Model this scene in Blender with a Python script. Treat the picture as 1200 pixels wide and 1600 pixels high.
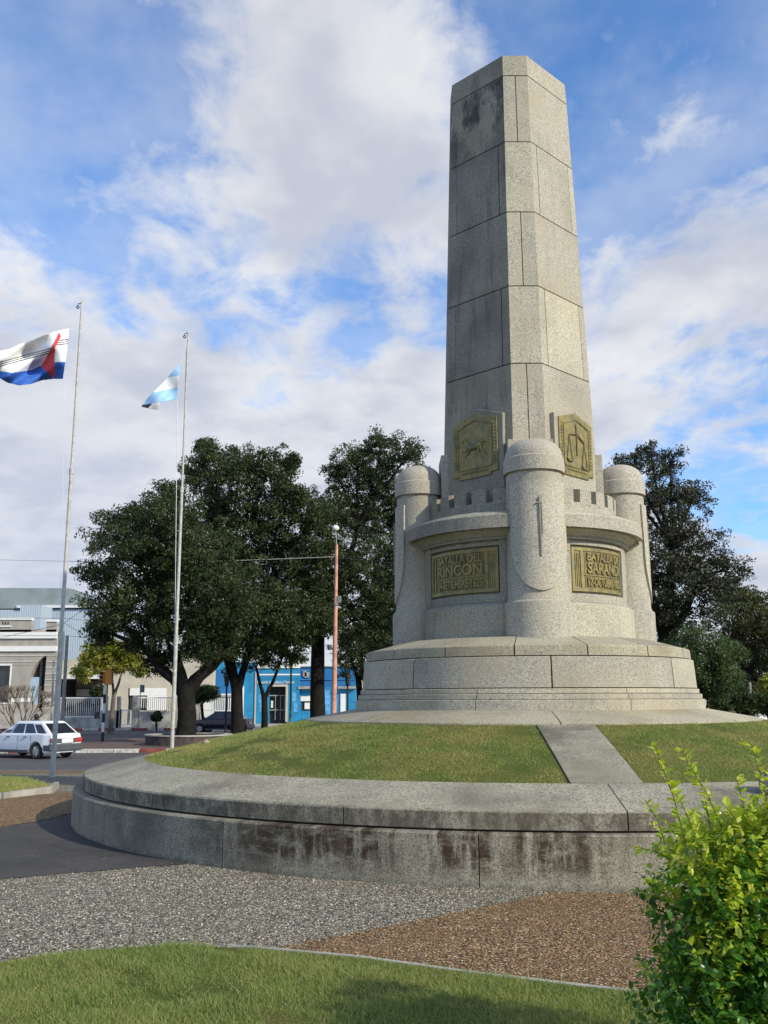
import bpy, bmesh, math, random
from math import sin, cos, tan, atan2, pi, radians, degrees, hypot, sqrt, floor
from mathutils import Vector, Matrix
import numpy as np
random.seed(7); RNG = np.random.default_rng(7)
scene = bpy.context.scene
for o in list(bpy.data.objects): bpy.data.objects.remove(o)
COL = scene.collection

# ------------------------------------------------------------------ camera
F = 1503.0; PITCH = radians(11.0); ROLL = radians(0.23); EYE = 1.6
_cp, _sp = cos(PITCH), sin(PITCH)
_up0 = Vector((0, -_sp, _cp)); _rt0 = Vector((1, 0, 0)); FWD = Vector((0, _cp, _sp))
UP = _up0*cos(ROLL) + _rt0*sin(ROLL); RT = _rt0*cos(ROLL) - _up0*sin(ROLL)
cd = bpy.data.cameras.new('camera'); cam = bpy.data.objects.new('camera', cd); COL.objects.link(cam)
M = Matrix((RT, UP, -FWD)).transposed().to_4x4(); M.translation = Vector((0, 0, EYE)); cam.matrix_world = M
cd.sensor_fit = 'VERTICAL'; cd.sensor_height = 32.0; cd.lens = 32.0*F/1600.0
cd.clip_start = 0.1; cd.clip_end = 3000
scene.camera = cam
scene.render.resolution_x = 768; scene.render.resolution_y = 1024
scene.view_settings.view_transform = 'Standard'; scene.view_settings.look = 'None'
scene.view_settings.gamma = 1; scene.view_settings.exposure = 0.24
SUN_DIR = Vector((0.80, -0.60, 0)).normalized(); SUN_EL = radians(31)

# ------------------------------------------------------------------ node helpers
class NT:
    def __init__(s, tree): s.t = tree; s.n = tree.nodes; s.l = tree.links
    def add(s, typ, ins=None, **kw):
        n = s.n.new(typ)
        for k, v in kw.items(): setattr(n, k, v)
        for k, v in (ins or {}).items():
            if hasattr(v, 'is_output') or isinstance(v, bpy.types.NodeSocket): s.l.new(v, n.inputs[k])
            else: n.inputs[k].default_value = v
        return n
    def math(s, op, a, b=0.0, c=None, clamp=False):
        n = s.add('ShaderNodeMath', {0: a, 1: b}, operation=op, use_clamp=clamp)
        if c is not None:
            if isinstance(c, bpy.types.NodeSocket): s.l.new(c, n.inputs[2])
            else: n.inputs[2].default_value = c
        return n.outputs[0]
    def mix(s, f, a, b, mode='MIX'):
        n = s.n.new('ShaderNodeMix'); n.data_type = 'RGBA'; n.blend_type = mode; n.clamp_factor = True
        for idx, v in ((0, f), (6, a), (7, b)):
            if isinstance(v, bpy.types.NodeSocket): s.l.new(v, n.inputs[idx])
            else: n.inputs[idx].default_value = (v if idx == 0 else (tuple(v)+(1,) if len(v) == 3 else v))
        return n.outputs[2]
    def noise(s, vec, scale, detail=3, rough=.55, dist=0):
        n = s.add('ShaderNodeTexNoise', {'Vector': vec, 'Scale': scale, 'Detail': detail, 'Roughness': rough, 'Distortion': dist})
        return n.outputs['Fac']
    def ramp(s, fac, lo, hi, a=0.0, b=1.0):
        n = s.add('ShaderNodeMapRange', {0: fac, 1: lo, 2: hi, 3: a, 4: b}); n.interpolation_type = 'SMOOTHSTEP'; return n.outputs[0]
    def mapping(s, vec, scale=(1, 1, 1), loc=(0, 0, 0)):
        return s.add('ShaderNodeMapping', {'Vector': vec, 'Scale': scale, 'Location': loc}).outputs[0]

# ------------------------------------------------------------------ world
w = bpy.data.worlds.new('World'); scene.world = w; w.use_nodes = True
w.node_tree.nodes.clear(); T = NT(w.node_tree)
sky = T.add('ShaderNodeTexSky', sky_type='NISHITA'); sky.sun_disc = False
sky.sun_elevation = SUN_EL; sky.sun_rotation = atan2(SUN_DIR.x, SUN_DIR.y)
sky.altitude = 100; sky.air_density = 1.0; sky.dust_density = 0.4; sky.ozone_density = 2.5
tc = T.add('ShaderNodeTexCoord').outputs['Generated']
nrm = T.add('ShaderNodeVectorMath', {0: tc}, operation='NORMALIZE').outputs[0]
sx = T.add('ShaderNodeSeparateXYZ', {0: nrm})
den = T.math('ADD', T.math('MAXIMUM', sx.outputs[2], 0.0), 0.16)
cx = T.math('DIVIDE', sx.outputs[0], den); cy = T.math('DIVIDE', sx.outputs[1], den)
cv = T.add('ShaderNodeCombineXYZ', {0: cx, 1: cy, 2: 0.0}).outputs[0]
cv2 = T.mapping(cv, (1.0, 0.8, 1), (3.3, 1.7, 0.2))
n1 = T.noise(cv2, 1.5, 8, .50, .25); n2 = T.noise(T.mapping(cv, (1.5, 1.1, 1), (9, 4, 2)), 6.0, 6, .60, .3)
def pxdir(u, v): return (FWD + RT*((u-600)/F) - UP*((v-800)/F)).normalized()
bias = T.math('MULTIPLY_ADD', n2, 0.40, -0.222)
for (u, v, amp, wd) in [(520, 330, .15, .17), (430, 120, .15, .13), (300, 60, .06, .10), (1050, 420, .14, .12), (1000, 130, .13, .13), (690, 420, .10, .1),
                        (80, 150, -.15, .15), (180, 340, -.10, .13), (620, 60, .10, .1), (960, 300, -.05, .07), (1100, 560, -.06, .10),
                        (250, 240, -.08, .08), (500, 470, -.04, .05), (80, 560, .22, .17), (450, 600, .24, .20), (1150, 700, .14, .2), (40, 350, -.01, .08), (540, 440, -.16, .05), (430, 500, -.10, .14), (130, 430, -.07, .12), (640, 560, -.16, .12), (300, 470, -.10, .08), (1000, 540, -.14, .10), (700, 200, -.06, .06), (60, 90, -.1, .1),
                        (950, 560, .0, .06), (1180, 560, -.05, .07), (300, 800, .20, .25), (1050, 40, -.1, .06), (850, 60, -.05, .06)]:
    dt = T.add('ShaderNodeVectorMath', {0: nrm, 1: tuple(pxdir(u, v))}, operation='DOT_PRODUCT').outputs['Value']
    g = T.math('EXPONENT', T.math('MULTIPLY', T.math('SUBTRACT', dt, 1.0), 1.0/(wd*wd)))
    bias = T.math('MULTIPLY_ADD', g, amp*.62, bias)
low = T.ramp(sx.outputs[2], 0.34, 0.04, 0.0, 0.10)
dens = T.math('ADD', T.math('ADD', n1, bias), low)
mask = T.math('MULTIPLY', T.ramp(dens, 0.41, 0.63), .95)
shade = T.ramp(T.math('MULTIPLY_ADD', T.noise(T.mapping(cv, (1, .8, 1), (4.1, 2.9, 1)), 2.2, 5, .55), .7, T.math('MULTIPLY', dens, .3)), .42, .62)
puff = T.ramp(T.noise(T.mapping(cv, (1.2, .9, 1), (7, 1, 3)), 4.2, 6, .52, .2), .36, .66)
shade = T.math('MULTIPLY', shade, T.math('MULTIPLY_ADD', puff, -.6, 1.0))
ccol = T.mix(shade, (7.8, 7.75, 7.7), (4.9, 5.15, 5.9))
lowv = T.ramp(sx.outputs[2], 0.42, 0.04)
ccol = T.mix(T.math('MULTIPLY', lowv, .45), ccol, (4.9, 5.2, 6.2))
skyc = T.mix(1.0, sky.outputs[0], (1.06, 1.56, 2.02), 'MULTIPLY')
mask = T.math('MAXIMUM', mask, T.math('MULTIPLY', T.ramp(T.noise(T.mapping(cv, (1, .8, 1), (2, 6, 1)), 3.0, 5, .6), .30, .70), .34))
fin = T.mix(mask, skyc, ccol)
bg = T.add('ShaderNodeBackground', {'Color': fin, 'Strength': 0.10})
T.l.new(bg.outputs[0], T.add('ShaderNodeOutputWorld').inputs[0])

# ------------------------------------------------------------------ sun
sl = bpy.data.lights.new('sun', 'SUN'); sl.energy = 3.7; sl.angle = radians(.53); sl.color = (1, .925, .75)
so = bpy.data.objects.new('sun', sl); COL.objects.link(so)
sd = Vector((SUN_DIR.x*cos(SUN_EL), SUN_DIR.y*cos(SUN_EL), sin(SUN_EL)))
so.rotation_euler = sd.to_track_quat('Z', 'Y').to_euler(); so.location = (20, -20, 30)

# ------------------------------------------------------------------ geometry of the view, used to place things at measured depths
def ray(u, v): return FWD + RT*((u-600)/F) - UP*((v-800)/F)
def at(u, v, Y):
    d = ray(u, v); return Vector((0, 0, EYE)) + d*(Y/d.y)
C = Vector((2.2, 15.25, 0))
def sm(t): t = max(0., min(1., t)); return t*t*(3-2*t)
def G(x, y): return -0.6*sm((y-15)/23)

# ------------------------------------------------------------------ mesh builder
class MB:
    def __init__(s): s.v = []; s.f = []; s.m = []; s.uv = None
    def add(s, vs, fs, mat=0):
        b = len(s.v); s.v += [tuple(p) for p in vs]
        for f in fs: s.f.append(tuple(b+i for i in f)); s.m.append(mat)
    def box(s, c, size, rz=0, mat=0, taper=1.0):
        hx, hy, hz = size[0]/2, size[1]/2, size[2]/2; vs = []
        for z in (-1, 1):
            k = taper if z == 1 else 1
            for x, y in ((-1, -1), (1, -1), (1, 1), (-1, 1)):
                X, Y = x*hx*k, y*hy*k
                vs.append((c[0]+X*cos(rz)-Y*sin(rz), c[1]+X*sin(rz)+Y*cos(rz), c[2]+z*hz))
        s.add(vs, [(0, 3, 2, 1), (4, 5, 6, 7), (0, 1, 5, 4), (1, 2, 6, 5), (2, 3, 7, 6), (3, 0, 4, 7)], mat)
    def bx(s, x0, x1, y0, y1, z0, z1, mat=0): s.box(((x0+x1)/2, (y0+y1)/2, (z0+z1)/2), (abs(x1-x0), abs(y1-y0), abs(z1-z0)), 0, mat)
    def sweep(s, prof, a0, a1, n, c=(0, 0), mat=0, closed=True, full=False):
        # prof: polygon of (r, z) swept through angle a0..a1 (degrees)
        k = len(prof); vs = []
        N = n if full else n+1
        for i in range(N):
            a = radians(a0+(a1-a0)*i/n)
            for r, z in prof: vs.append((c[0]+r*cos(a), c[1]+r*sin(a), z))
        fs = []
        for i in range(n):
            j = (i+1) % N
            for q in range(k if closed else k-1):
                q2 = (q+1) % k; fs.append((i*k+q, j*k+q, j*k+q2, i*k+q2))
        if closed and not full: fs.append(tuple(range(k))[::-1]); fs.append(tuple((N-1)*k+q for q in range(k)))
        s.add(vs, fs, mat)
    def tube(s, pts, rad, n=8, mat=0, cap=True):
        pts = [Vector(p) for p in pts]
        if not hasattr(rad, '__len__'): rad = [rad]*len(pts)
        vs = []; d0 = None; ref = None
        for i, p in enumerate(pts):
            d = (pts[min(i+1, len(pts)-1)]-pts[max(i-1, 0)]).normalized()
            if ref is None: ref = Vector((0, 0, 1)) if abs(d.z) < .9 else Vector((1, 0, 0))
            a = d.cross(ref).normalized(); b = a.cross(d).normalized(); ref = b
            for k in range(n):
                t = 2*pi*k/n; vs.append(p+(a*cos(t)+b*sin(t))*rad[i])
        fs = []
        for i in range(len(pts)-1):
            for k in range(n):
                k2 = (k+1) % n; fs.append((i*n+k, i*n+k2, (i+1)*n+k2, (i+1)*n+k))
        if cap: fs.append(tuple(range(n))[::-1]); fs.append(tuple((len(pts)-1)*n+k for k in range(n)))
        s.add(vs, fs, mat)
    def ell(s, c, r, n=16, m=10, mat=0):
        vs = [(c[0], c[1], c[2]-r[2])]; fs = []
        for i in range(1, m):
            t = -pi/2+pi*i/m
            for k in range(n): a = 2*pi*k/n; vs.append((c[0]+r[0]*cos(t)*cos(a), c[1]+r[1]*cos(t)*sin(a), c[2]+r[2]*sin(t)))
        vs.append((c[0], c[1], c[2]+r[2])); L = len(vs)-1
        for k in range(n):
            k2 = (k+1) % n; fs.append((0, 1+k2, 1+k)); fs.append((L, L-n+k, L-n+k2))
            for i in range(m-2): fs.append((1+i*n+k, 1+i*n+k2, 1+(i+1)*n+k2, 1+(i+1)*n+k))
        s.add(vs, fs, mat)
    def prism(s, poly, fn, d0, d1, mat=0):   # poly of (a,b); fn(a,b,d)->xyz
        k = len(poly); vs = [fn(a, b, d0) for a, b in poly]+[fn(a, b, d1) for a, b in poly]
        fs = [tuple(range(k))[::-1], tuple(range(k, 2*k))]+[(i, (i+1) % k, k+(i+1) % k, k+i) for i in range(k)]
        s.add(vs, fs, mat)
    def build(s, name, mats, parent=None, smooth=None, bevel=0, loc=None, normals=True, bseg=2):
        me = bpy.data.meshes.new(name); me.from_pydata(s.v, [], s.f)
        if not isinstance(mats, (list, tuple)): mats = [mats]
        for m in mats: me.materials.append(m)
        if len(mats) > 1: me.polygons.foreach_set('material_index', s.m)
        if normals:
            b = bmesh.new(); b.from_mesh(me); bmesh.ops.recalc_face_normals(b, faces=b.faces); b.to_mesh(me); b.free()
        if smooth is not None:
            me.polygons.foreach_set('use_smooth', [True]*len(me.polygons))
            if smooth < 180: me.set_sharp_from_angle(angle=radians(smooth))
        me.update()
        o = bpy.data.objects.new(name, me); COL.objects.link(o)
        if parent is not None: o.parent = parent
        if loc is not None: o.location = loc
        if bevel:
            bm_ = o.modifiers.new('bevel', 'BEVEL'); bm_.width = bevel; bm_.segments = bseg; bm_.limit_method = 'ANGLE'; bm_.angle_limit = radians(35)
        return o
def tag(o, label=None, cat=None, group=None, kind=None):
    if label: o['label'] = label
    if cat: o['category'] = cat
    if group: o['group'] = group
    if kind: o['kind'] = kind
    return o
def empty(name, loc, label, cat, group=None, rz=0):
    o = bpy.data.objects.new(name, None); COL.objects.link(o); o.location = loc; o.rotation_euler = (0, 0, rz); o.empty_display_size = .3
    return tag(o, label, cat, group)
def copy_tree(o, parent=None):
    c = o.copy(); COL.objects.link(c)
    if parent: c.parent = parent
    for ch in [x for x in bpy.data.objects if x.parent == o]: copy_tree(ch, c)
    return c

# ------------------------------------------------------------------ materials
def mat(name):
    m = bpy.data.materials.new(name); m.use_nodes = True; m.node_tree.nodes.clear(); t = NT(m.node_tree)
    b = t.add('ShaderNodeBsdfPrincipled'); o = t.add('ShaderNodeOutputMaterial'); t.l.new(b.outputs[0], o.inputs[0])
    return m, t, b
def setc(t, b, c):
    if isinstance(c, bpy.types.NodeSocket): t.l.new(c, b.inputs['Base Color'])
    else: b.inputs['Base Color'].default_value = tuple(c)+(1,)
def bump(t, b, h, strength, dist=.01):
    n = t.add('ShaderNodeBump', {'Height': h, 'Strength': strength, 'Distance': dist}); t.l.new(n.outputs[0], b.inputs['Normal'])
def oco(t): return t.add('ShaderNodeTexCoord').outputs['Object']
def plain(name, c, rough=.6, metal=0, var=.12, scale=6, spec=.5, fine=0):
    m, t, b = mat(name); v = oco(t); n = t.noise(v, scale, 5)
    k = t.ramp(n, .3, .7, 1-var, 1+var)
    cc = t.add('ShaderNodeCombineColor', {0: k, 1: k, 2: k}).outputs[0]
    setc(t, b, t.mix(1.0, tuple(c), cc, 'MULTIPLY'))
    b.inputs['Roughness'].default_value = rough; b.inputs['Metallic'].default_value = metal; b.inputs['Specular IOR Level'].default_value = spec
    if fine: bump(t, b, t.noise(v, fine, 3), .4, .01)
    return m
def granite(name, base, dark, tan=(.36, .30, .2), stain=.3, streak=.3, speck=1.1, sc=1.0, top=False, edge=False):
    m, t, b = mat(name); v = oco(t)
    s1 = t.noise(v, 60*sc, 4, .75); s2 = t.noise(t.mapping(v, loc=(5, 2, 8)), 30*sc, 3, .65)
    c = t.mix(t.ramp(s1, .40, .58), tuple(x*(1-.42*speck) for x in base), tuple(x*(1+.16*speck) for x in base))
    c = t.mix(t.math('MULTIPLY', t.ramp(s2, .58, .70), .55*speck), c, dark)
    big = t.noise(v, .9, 6, .62); c = t.mix(t.math('MULTIPLY', t.ramp(big, .40, .72), stain), c, dark)
    tn = t.noise(t.mapping(v, loc=(31, 7, 3)), .8, 5, .6); c = t.mix(t.math('MULTIPLY', t.ramp(tn, .46, .7), .5), c, tan)
    st = t.noise(t.mapping(v, (5.5, 5.5, .55), (3, 1, 9)), 1.0, 5, .65)
    c = t.mix(t.math('MULTIPLY', t.ramp(st, .52, .72), streak), c, tuple(x*.55 for x in dark))
    ri = t.add('ShaderNodeNewGeometry').outputs['Random Per Island']; kk = t.ramp(ri, 0, 1, .90, 1.08)
    c = t.mix(1.0, c, t.add('ShaderNodeCombineColor', {0: kk, 1: kk, 2: t.math('MULTIPLY_ADD', ri, .14, .92)}).outputs[0], 'MULTIPLY')
    if edge:
        sp = t.add('ShaderNodeSeparateXYZ', {0: v}); em = t.math('MULTIPLY', t.ramp(sp.outputs[2], .640, .600), t.ramp(t.noise(t.mapping(v, (5, 5, 2.5), (3, 3, 3)), 1.0, 6, .7), .36, .60))
        c = t.mix(t.math('MULTIPLY', em, .75), c, (.06, .045, .032))
    if top:
        sp = t.add('ShaderNodeSeparateXYZ', {0: v}); zm_ = t.math('MULTIPLY', t.ramp(sp.outputs[2], 9.9, 11.3), t.ramp(sp.outputs[2], 11.75, 11.68))
        bl = t.ramp(t.noise(t.mapping(v, (2.2, 2.2, 1.1), (1, 5, 2)), 1.3, 6, .7), .40, .60)
        c = t.mix(t.math('MULTIPLY', t.math('MULTIPLY', zm_, bl), .85), c, (.035, .034, .032))
    setc(t, b, c); b.inputs['Roughness'].default_value = .85; b.inputs['Specular IOR Level'].default_value = .3
    bump(t, b, s1, .35, .006)
    return m
M_ST = granite('granite_pale', (.47, .43, .335), (.15, .14, .11), tan=(.41, .335, .215), stain=.35, streak=.2)
M_STD = granite('granite_stained_shade_tone', (.33, .305, .24), (.095, .09, .07), tan=(.30, .265, .185), stain=.6, streak=.38, top=True)  # stained stone; base also darkened to carry the shade of the left shaft
M_SH = granite('granite_shade_tone', (.35, .325, .25), (.105, .10, .075), tan=(.32, .27, .17), stain=.5, streak=.4)  # darker copy of the pale granite, shade of the left quadrant in its colour
M_SLAB = granite('granite_slab', (.43, .385, .275), (.15, .13, .085), tan=(.33, .25, .125), stain=.5, streak=0)
M_COP = granite('granite_coping', (.36, .33, .25), (.08, .072, .052), stain=.8, streak=.25, tan=(.27, .24, .17), speck=1.2, sc=.8, edge=True)
M_SHIELD = granite('granite_shield', (.50, .455, .36), (.16, .148, .115), tan=(.44, .37, .26), stain=.3, streak=.15)
M_JOINT = plain('joint_dark', (.035, .033, .03), .95)
def m_wall():
    m, t, b = mat('granite_stained_wall'); v = oco(t)
    s1 = t.noise(v, 70, 3, .7)
    c = t.mix(t.ramp(s1, .36, .6), (.155, .14, .098), (.40, .365, .275))
    big = t.noise(v, 1.1, 6, .65); c = t.mix(t.math('MULTIPLY', t.ramp(big, .42, .66), .55), c, (.085, .08, .06))
    uv = t.add('ShaderNodeUVMap').outputs[0]; sep = t.add('ShaderNodeSeparateXYZ', {0: uv})
    st = t.noise(t.mapping(uv, (5.5, 1.0, 1)), 1.0, 6, .7); st2 = t.noise(t.mapping(uv, (1.2, .25, 1), (4.4, 0, 0)), 1.0, 3)
    st3 = t.noise(t.mapping(uv, (3.0, 9.0, 1), (1.4, 0, 0)), 1.0, 6, .7)
    k = t.math('MULTIPLY', t.ramp(st, .38, .54), t.ramp(st2, .36, .50)); k = t.math('MULTIPLY', k, t.ramp(st3, .28, .55)); cm = t.math('MULTIPLY', t.ramp(sep.outputs[0], 26.6, 28.2), t.ramp(sep.outputs[0], 32.0, 30.6)); k = t.math('MULTIPLY', k, t.math('MULTIPLY_ADD', cm, .75, .25))
    zfade = t.ramp(sep.outputs[1], .0, .22)
    c = t.mix(t.math('MULTIPLY', t.math('MULTIPLY', k, zfade), .95), c, (.040, .021, .012))
    foot = t.ramp(t.math('MULTIPLY_ADD', t.noise(uv, 9, 4), .16, sep.outputs[1]), .15, .06); c = t.mix(t.math('MULTIPLY', foot, .5), c, (.07, .065, .05))
    setc(t, b, c); b.inputs['Roughness'].default_value = .9; b.inputs['Specular IOR Level'].default_value = .25; bump(t, b, s1, .35, .006)
    return m
M_WALL = m_wall()
def m_bronze():
    m, t, b = mat('aged_bronze'); v = oco(t); n = t.noise(v, 9, 6, .6)
    c = t.mix(t.ramp(n, .35, .7), (.29, .22, .07), (.15, .14, .065)); setc(t, b, c)
    b.inputs['Metallic'].default_value = .25; b.inputs['Roughness'].default_value = .5; bump(t, b, t.noise(v, 60, 3), .15, .004); return m
M_BR = m_bronze(); M_BRF = plain('bronze_field', (.17, .13, .042), .55, .2, .3, 8); M_BRD = plain('dark_bronze', (.14, .11, .04), .6, .2)
def m_agg(name, cols, scale, dark, dirt, rough=.85, strength=.9):
    m, t, b = mat(name); v = oco(t)
    w1 = t.noise(v, 9, 2); vv = t.add('ShaderNodeVectorMath', {0: v, 1: t.add('ShaderNodeCombineXYZ', {0: t.math('MULTIPLY', w1, .05), 1: t.math('MULTIPLY', t.noise(v, 11, 2), .05), 2: 0.0}).outputs[0]}, operation='ADD').outputs[0]
    vo = t.add('ShaderNodeTexVoronoi', {'Vector': vv, 'Scale': scale}); ve = t.add('ShaderNodeTexVoronoi', {'Vector': vv, 'Scale': scale}, feature='DISTANCE_TO_EDGE')
    hs = t.add('ShaderNodeSeparateColor', {0: vo.outputs['Color']})
    c = t.mix(hs.outputs[0], cols[0], cols[1]); c = t.mix(t.ramp(hs.outputs[1], .55, .95), c, cols[2]); c = t.mix(t.ramp(hs.outputs[2], .7, .9), c, cols[3])
    edge = t.ramp(ve.outputs['Distance'], .02, .20)
    c = t.mix(edge, dark, c)
    big = t.noise(v, .7, 6, .6); c = t.mix(t.math('MULTIPLY', t.ramp(big, .42, .7), .45), c, dirt)
    sm_ = t.noise(v, 4.5, 4, .6); c = t.mix(t.math('MULTIPLY', t.ramp(sm_, .5, .75), .3), c, dark)
    setc(t, b, c); b.inputs['Roughness'].default_value = rough; b.inputs['Specular IOR Level'].default_value = .3
    bump(t, b, t.math('MULTIPLY', edge, t.math('MULTIPLY_ADD', hs.outputs[1], .6, .5)), strength, .012)
    return m
M_AGG = m_agg('grey_pebble_paving', [(.27, .235, .17), (.46, .41, .31), (.64, .58, .46), (.10, .088, .062)], 46, (.06, .05, .033), (.20, .165, .11))
M_BRN = m_agg('brown_gravel', [(.27, .155, .065), (.42, .25, .115), (.60, .45, .26), (.12, .07, .03)], 44, (.06, .036, .016), (.20, .12, .055))
def m_asph(name, c0, c1, sc=30):
    m, t, b = mat(name); v = oco(t); f = t.noise(v, sc*4, 3, .7); n = t.noise(v, .6, 6, .6)
    c = t.mix(f, tuple(x*.6 for x in c0), tuple(x*1.4 for x in c0)); c = t.mix(t.ramp(n, .4, .7), c, c1)
    n3 = t.noise(t.mapping(v, (.25, 3, 1)), .6, 4); c = t.mix(t.math('MULTIPLY', t.ramp(n3, .5, .7), .35), c, tuple(x*1.35 for x in c1))
    cr = t.add('ShaderNodeTexVoronoi', {'Vector': t.mapping(v, loc=(.3, .7, 0)), 'Scale': .9, 'Randomness': 1.0}, feature='DISTANCE_TO_EDGE').outputs['Distance']
    cw = t.math('ADD', cr, t.math('MULTIPLY', t.math('SUBTRACT', t.noise(v, 7, 4), .5), .05)); c = t.mix(t.math('MULTIPLY', t.ramp(cw, .014, .004), .7), c, tuple(x*.3 for x in c1))
    gr = t.add('ShaderNodeTexVoronoi', {'Vector': v, 'Scale': 26.0}); gs = t.add('ShaderNodeSeparateColor', {0: gr.outputs['Color']}).outputs[0]
    gk = t.math('MULTIPLY', t.ramp(gs, .90, .94), t.ramp(gr.outputs['Distance'], .26, .16)); c = t.mix(t.math('MULTIPLY', gk, .8), c, (.30, .27, .22))
    pt = t.ramp(t.noise(t.mapping(v, loc=(8, 3, 1)), 1.6, 2), .56, .60); c = t.mix(t.math('MULTIPLY', pt, .35), c, tuple(x*.5 for x in c0))
    setc(t, b, c); b.inputs['Roughness'].default_value = .9; bump(t, b, f, .3, .004); return m
M_GPATCH = m_asph('ground_patch_dark', (.058, .050, .044), (.040, .036, .033)); M_RD = m_asph('road_asphalt', (.085, .075, .072), (.06, .055, .055))
M_ISL = m_asph('reddish_paving', (.13, .075, .055), (.10, .065, .05)); M_FARG = m_asph('park_ground', (.12, .11, .09), (.09, .085, .07))
def m_grassbase(name, a, b_, c_):
    m, t, b = mat(name); v = oco(t); n = t.noise(v, 1.3, 6, .65); f = t.noise(v, 60, 4, .7); g = t.noise(t.mapping(v, loc=(4, 9, 1)), 5, 4, .6)
    c = t.mix(t.ramp(n, .35, .65), a, b_); c = t.mix(t.math('MULTIPLY', t.ramp(g, .5, .7), .7), c, c_)
    c = t.mix(t.ramp(f, .35, .65), tuple(x*.45 for x in a), c)
    setc(t, b, c); b.inputs['Roughness'].default_value = 1; b.inputs['Specular IOR Level'].default_value = .1; bump(t, b, f, .8, .02); return m
M_GB = m_grassbase('turf_soil', (.11, .15, .03), (.19, .18, .05), (.23, .18, .08))
def m_leaf(name, cols, trans=.35, nscale=.6, rough=.5, rand=True, spec=.3):
    m = bpy.data.materials.new(name); m.use_nodes = True; m.node_tree.nodes.clear(); t = NT(m.node_tree); v = oco(t)
    n = t.noise(v, nscale, 4, .6); at_ = t.add('ShaderNodeAttribute', attribute_name='rnd').outputs['Fac']
    c = t.mix(t.ramp(n, .38, .62), cols[0], cols[1]); c = t.mix(at_, c, cols[2])
    p = t.add('ShaderNodeBsdfPrincipled', {'Base Color': c, 'Roughness': rough, 'Specular IOR Level': spec})
    tr = t.add('ShaderNodeBsdfTranslucent', {'Color': t.mix(1.0, c, (1.3, 1.35, .7), 'MULTIPLY')})
    mx = t.add('ShaderNodeMixShader', {0: trans, 1: p.outputs[0], 2: tr.outputs[0]})
    t.l.new(mx.outputs[0], t.add('ShaderNodeOutputMaterial').inputs[0]); return m
M_GR = m_leaf('grass_blade', [(.14, .26, .04), (.33, .32, .10), (.52, .43, .21)], .35, 1.3, .6)
M_GRF = m_leaf('grass_blade_lush', [(.13, .235, .045), (.22, .275, .07), (.42, .38, .17)], .35, 1.1, .6)
M_LF_DK = m_leaf('leaf_dark', [(.020, .036, .011), (.036, .055, .017), (.07, .085, .03)], .22, .5)
M_LF_MD = m_leaf('leaf_mid', [(.038, .062, .018), (.06, .085, .024), (.085, .105, .035)], .22, .35)
M_LF_RD = m_leaf('leaf_reddish', [(.040, .040, .026), (.055, .046, .034), (.05, .065, .026)], .15, .5)
M_LF_PP = m_leaf('leaf_grey_green', [(.045, .08, .022), (.06, .10, .028), (.09, .12, .04)], .25, .4)
M_LF_OL = m_leaf('leaf_olive', [(.06, .085, .025), (.09, .10, .03), (.12, .09, .04)], .25, .4)
M_LF_YL = m_leaf('leaf_yellow_green', [(.32, .33, .05), (.42, .36, .06), (.20, .26, .05)], .4, .8)
M_BU_N = m_leaf('bush_new_leaf', [(.25, .40, .03), (.38, .49, .04), (.66, .64, .08)], .45, 5, .30, spec=.5)
M_BU_O = m_leaf('bush_old_leaf', [(.035, .12, .015), (.07, .19, .022), (.14, .29, .035)], .35, 5, .30, spec=.5)
M_BARK = plain('bark', (.014, .012, .010), .95, 0, .4, 3, .2, 12); M_BARKL = plain('bark_pale', (.16, .13, .10), .95, 0, .3, 5, .2, 12)
M_STEM = plain('bush_stem', (.12, .085, .05), .8)
M_GALV = plain('galvanised_steel', (.44, .42, .37), .6, 0, .2, 12); M_ROPE = plain('white_rope', (.7, .7, .68), .8)
M_DKMET = plain('dark_metal', (.04, .04, .045), .5, .4); M_WHITE = plain('white_paint', (.78, .77, .73), .6, 0, .06)
M_WMET = plain('white_metal', (.68, .69, .68), .5, 0, .06); M_CONC = plain('concrete', (.34, .32, .28), .9, 0, .25, 2.5, .3, 20)
M_CONCG = plain('grey_render', (.36, .34, .30), .9, 0, .3, 1.3); M_BEIGE = plain('beige_plaster', (.50, .45, .36), .85, 0, .1, 1.0)
M_GREYP = plain('taupe_plaster', (.36, .33, .285), .85, 0, .12, 1.2); M_DARK = plain('dark_recess', (.035, .033, .032), .8)
M_BLUE = plain('bright_blue_paint', (.015, .22, .42), .7, 0, .18, 1.3); M_BLUED = plain('deep_blue_paint', (.012, .14, .36), .7, 0, .12, 1.5)
M_BLUEL = plain('pale_blue_paint', (.10, .36, .66), .7, 0, .3, 2.5); M_LBLUE = plain('sky_blue_panel', (.36, .50, .62), .5)
M_GLASS = plain('dark_glass', (.02, .024, .03), .08, 0, .1, 2, .8); M_RED = plain('kerb_red', (.25, .06, .045), .8, 0, .35, 5)
M_KERBW = plain('kerb_white', (.50, .47, .42), .85, 0, .35, 5); M_PINK = plain('salmon_paint', (.55, .27, .19), .8, 0, .25, 3)
M_CAR = plain('car_white_paint', (.74, .77, .80), .22, 0, .03, 2, .6); M_CARB = plain('car_navy_paint', (.012, .014, .035), .15, .2, .03, 2, .7)
M_BUMP = plain('grey_plastic', (.07, .07, .075), .6); M_TYRE = plain('rubber', (.02, .02, .02), .8); M_RIM = plain('wheel_rim', (.42, .42, .42), .4, .5)
M_TAIL = plain('red_lens', (.45, .04, .02), .25); M_AMB = plain('amber_paint', (.70, .26, .03), .5); M_BLK = plain('black_paint', (.015, .015, .015), .6)
M_SKIN = plain('skin', (.42, .26, .18), .6); M_STONE = plain('field_stone', (.38, .30, .22), .9, 0, .3, 8, .3, 20)
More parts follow.
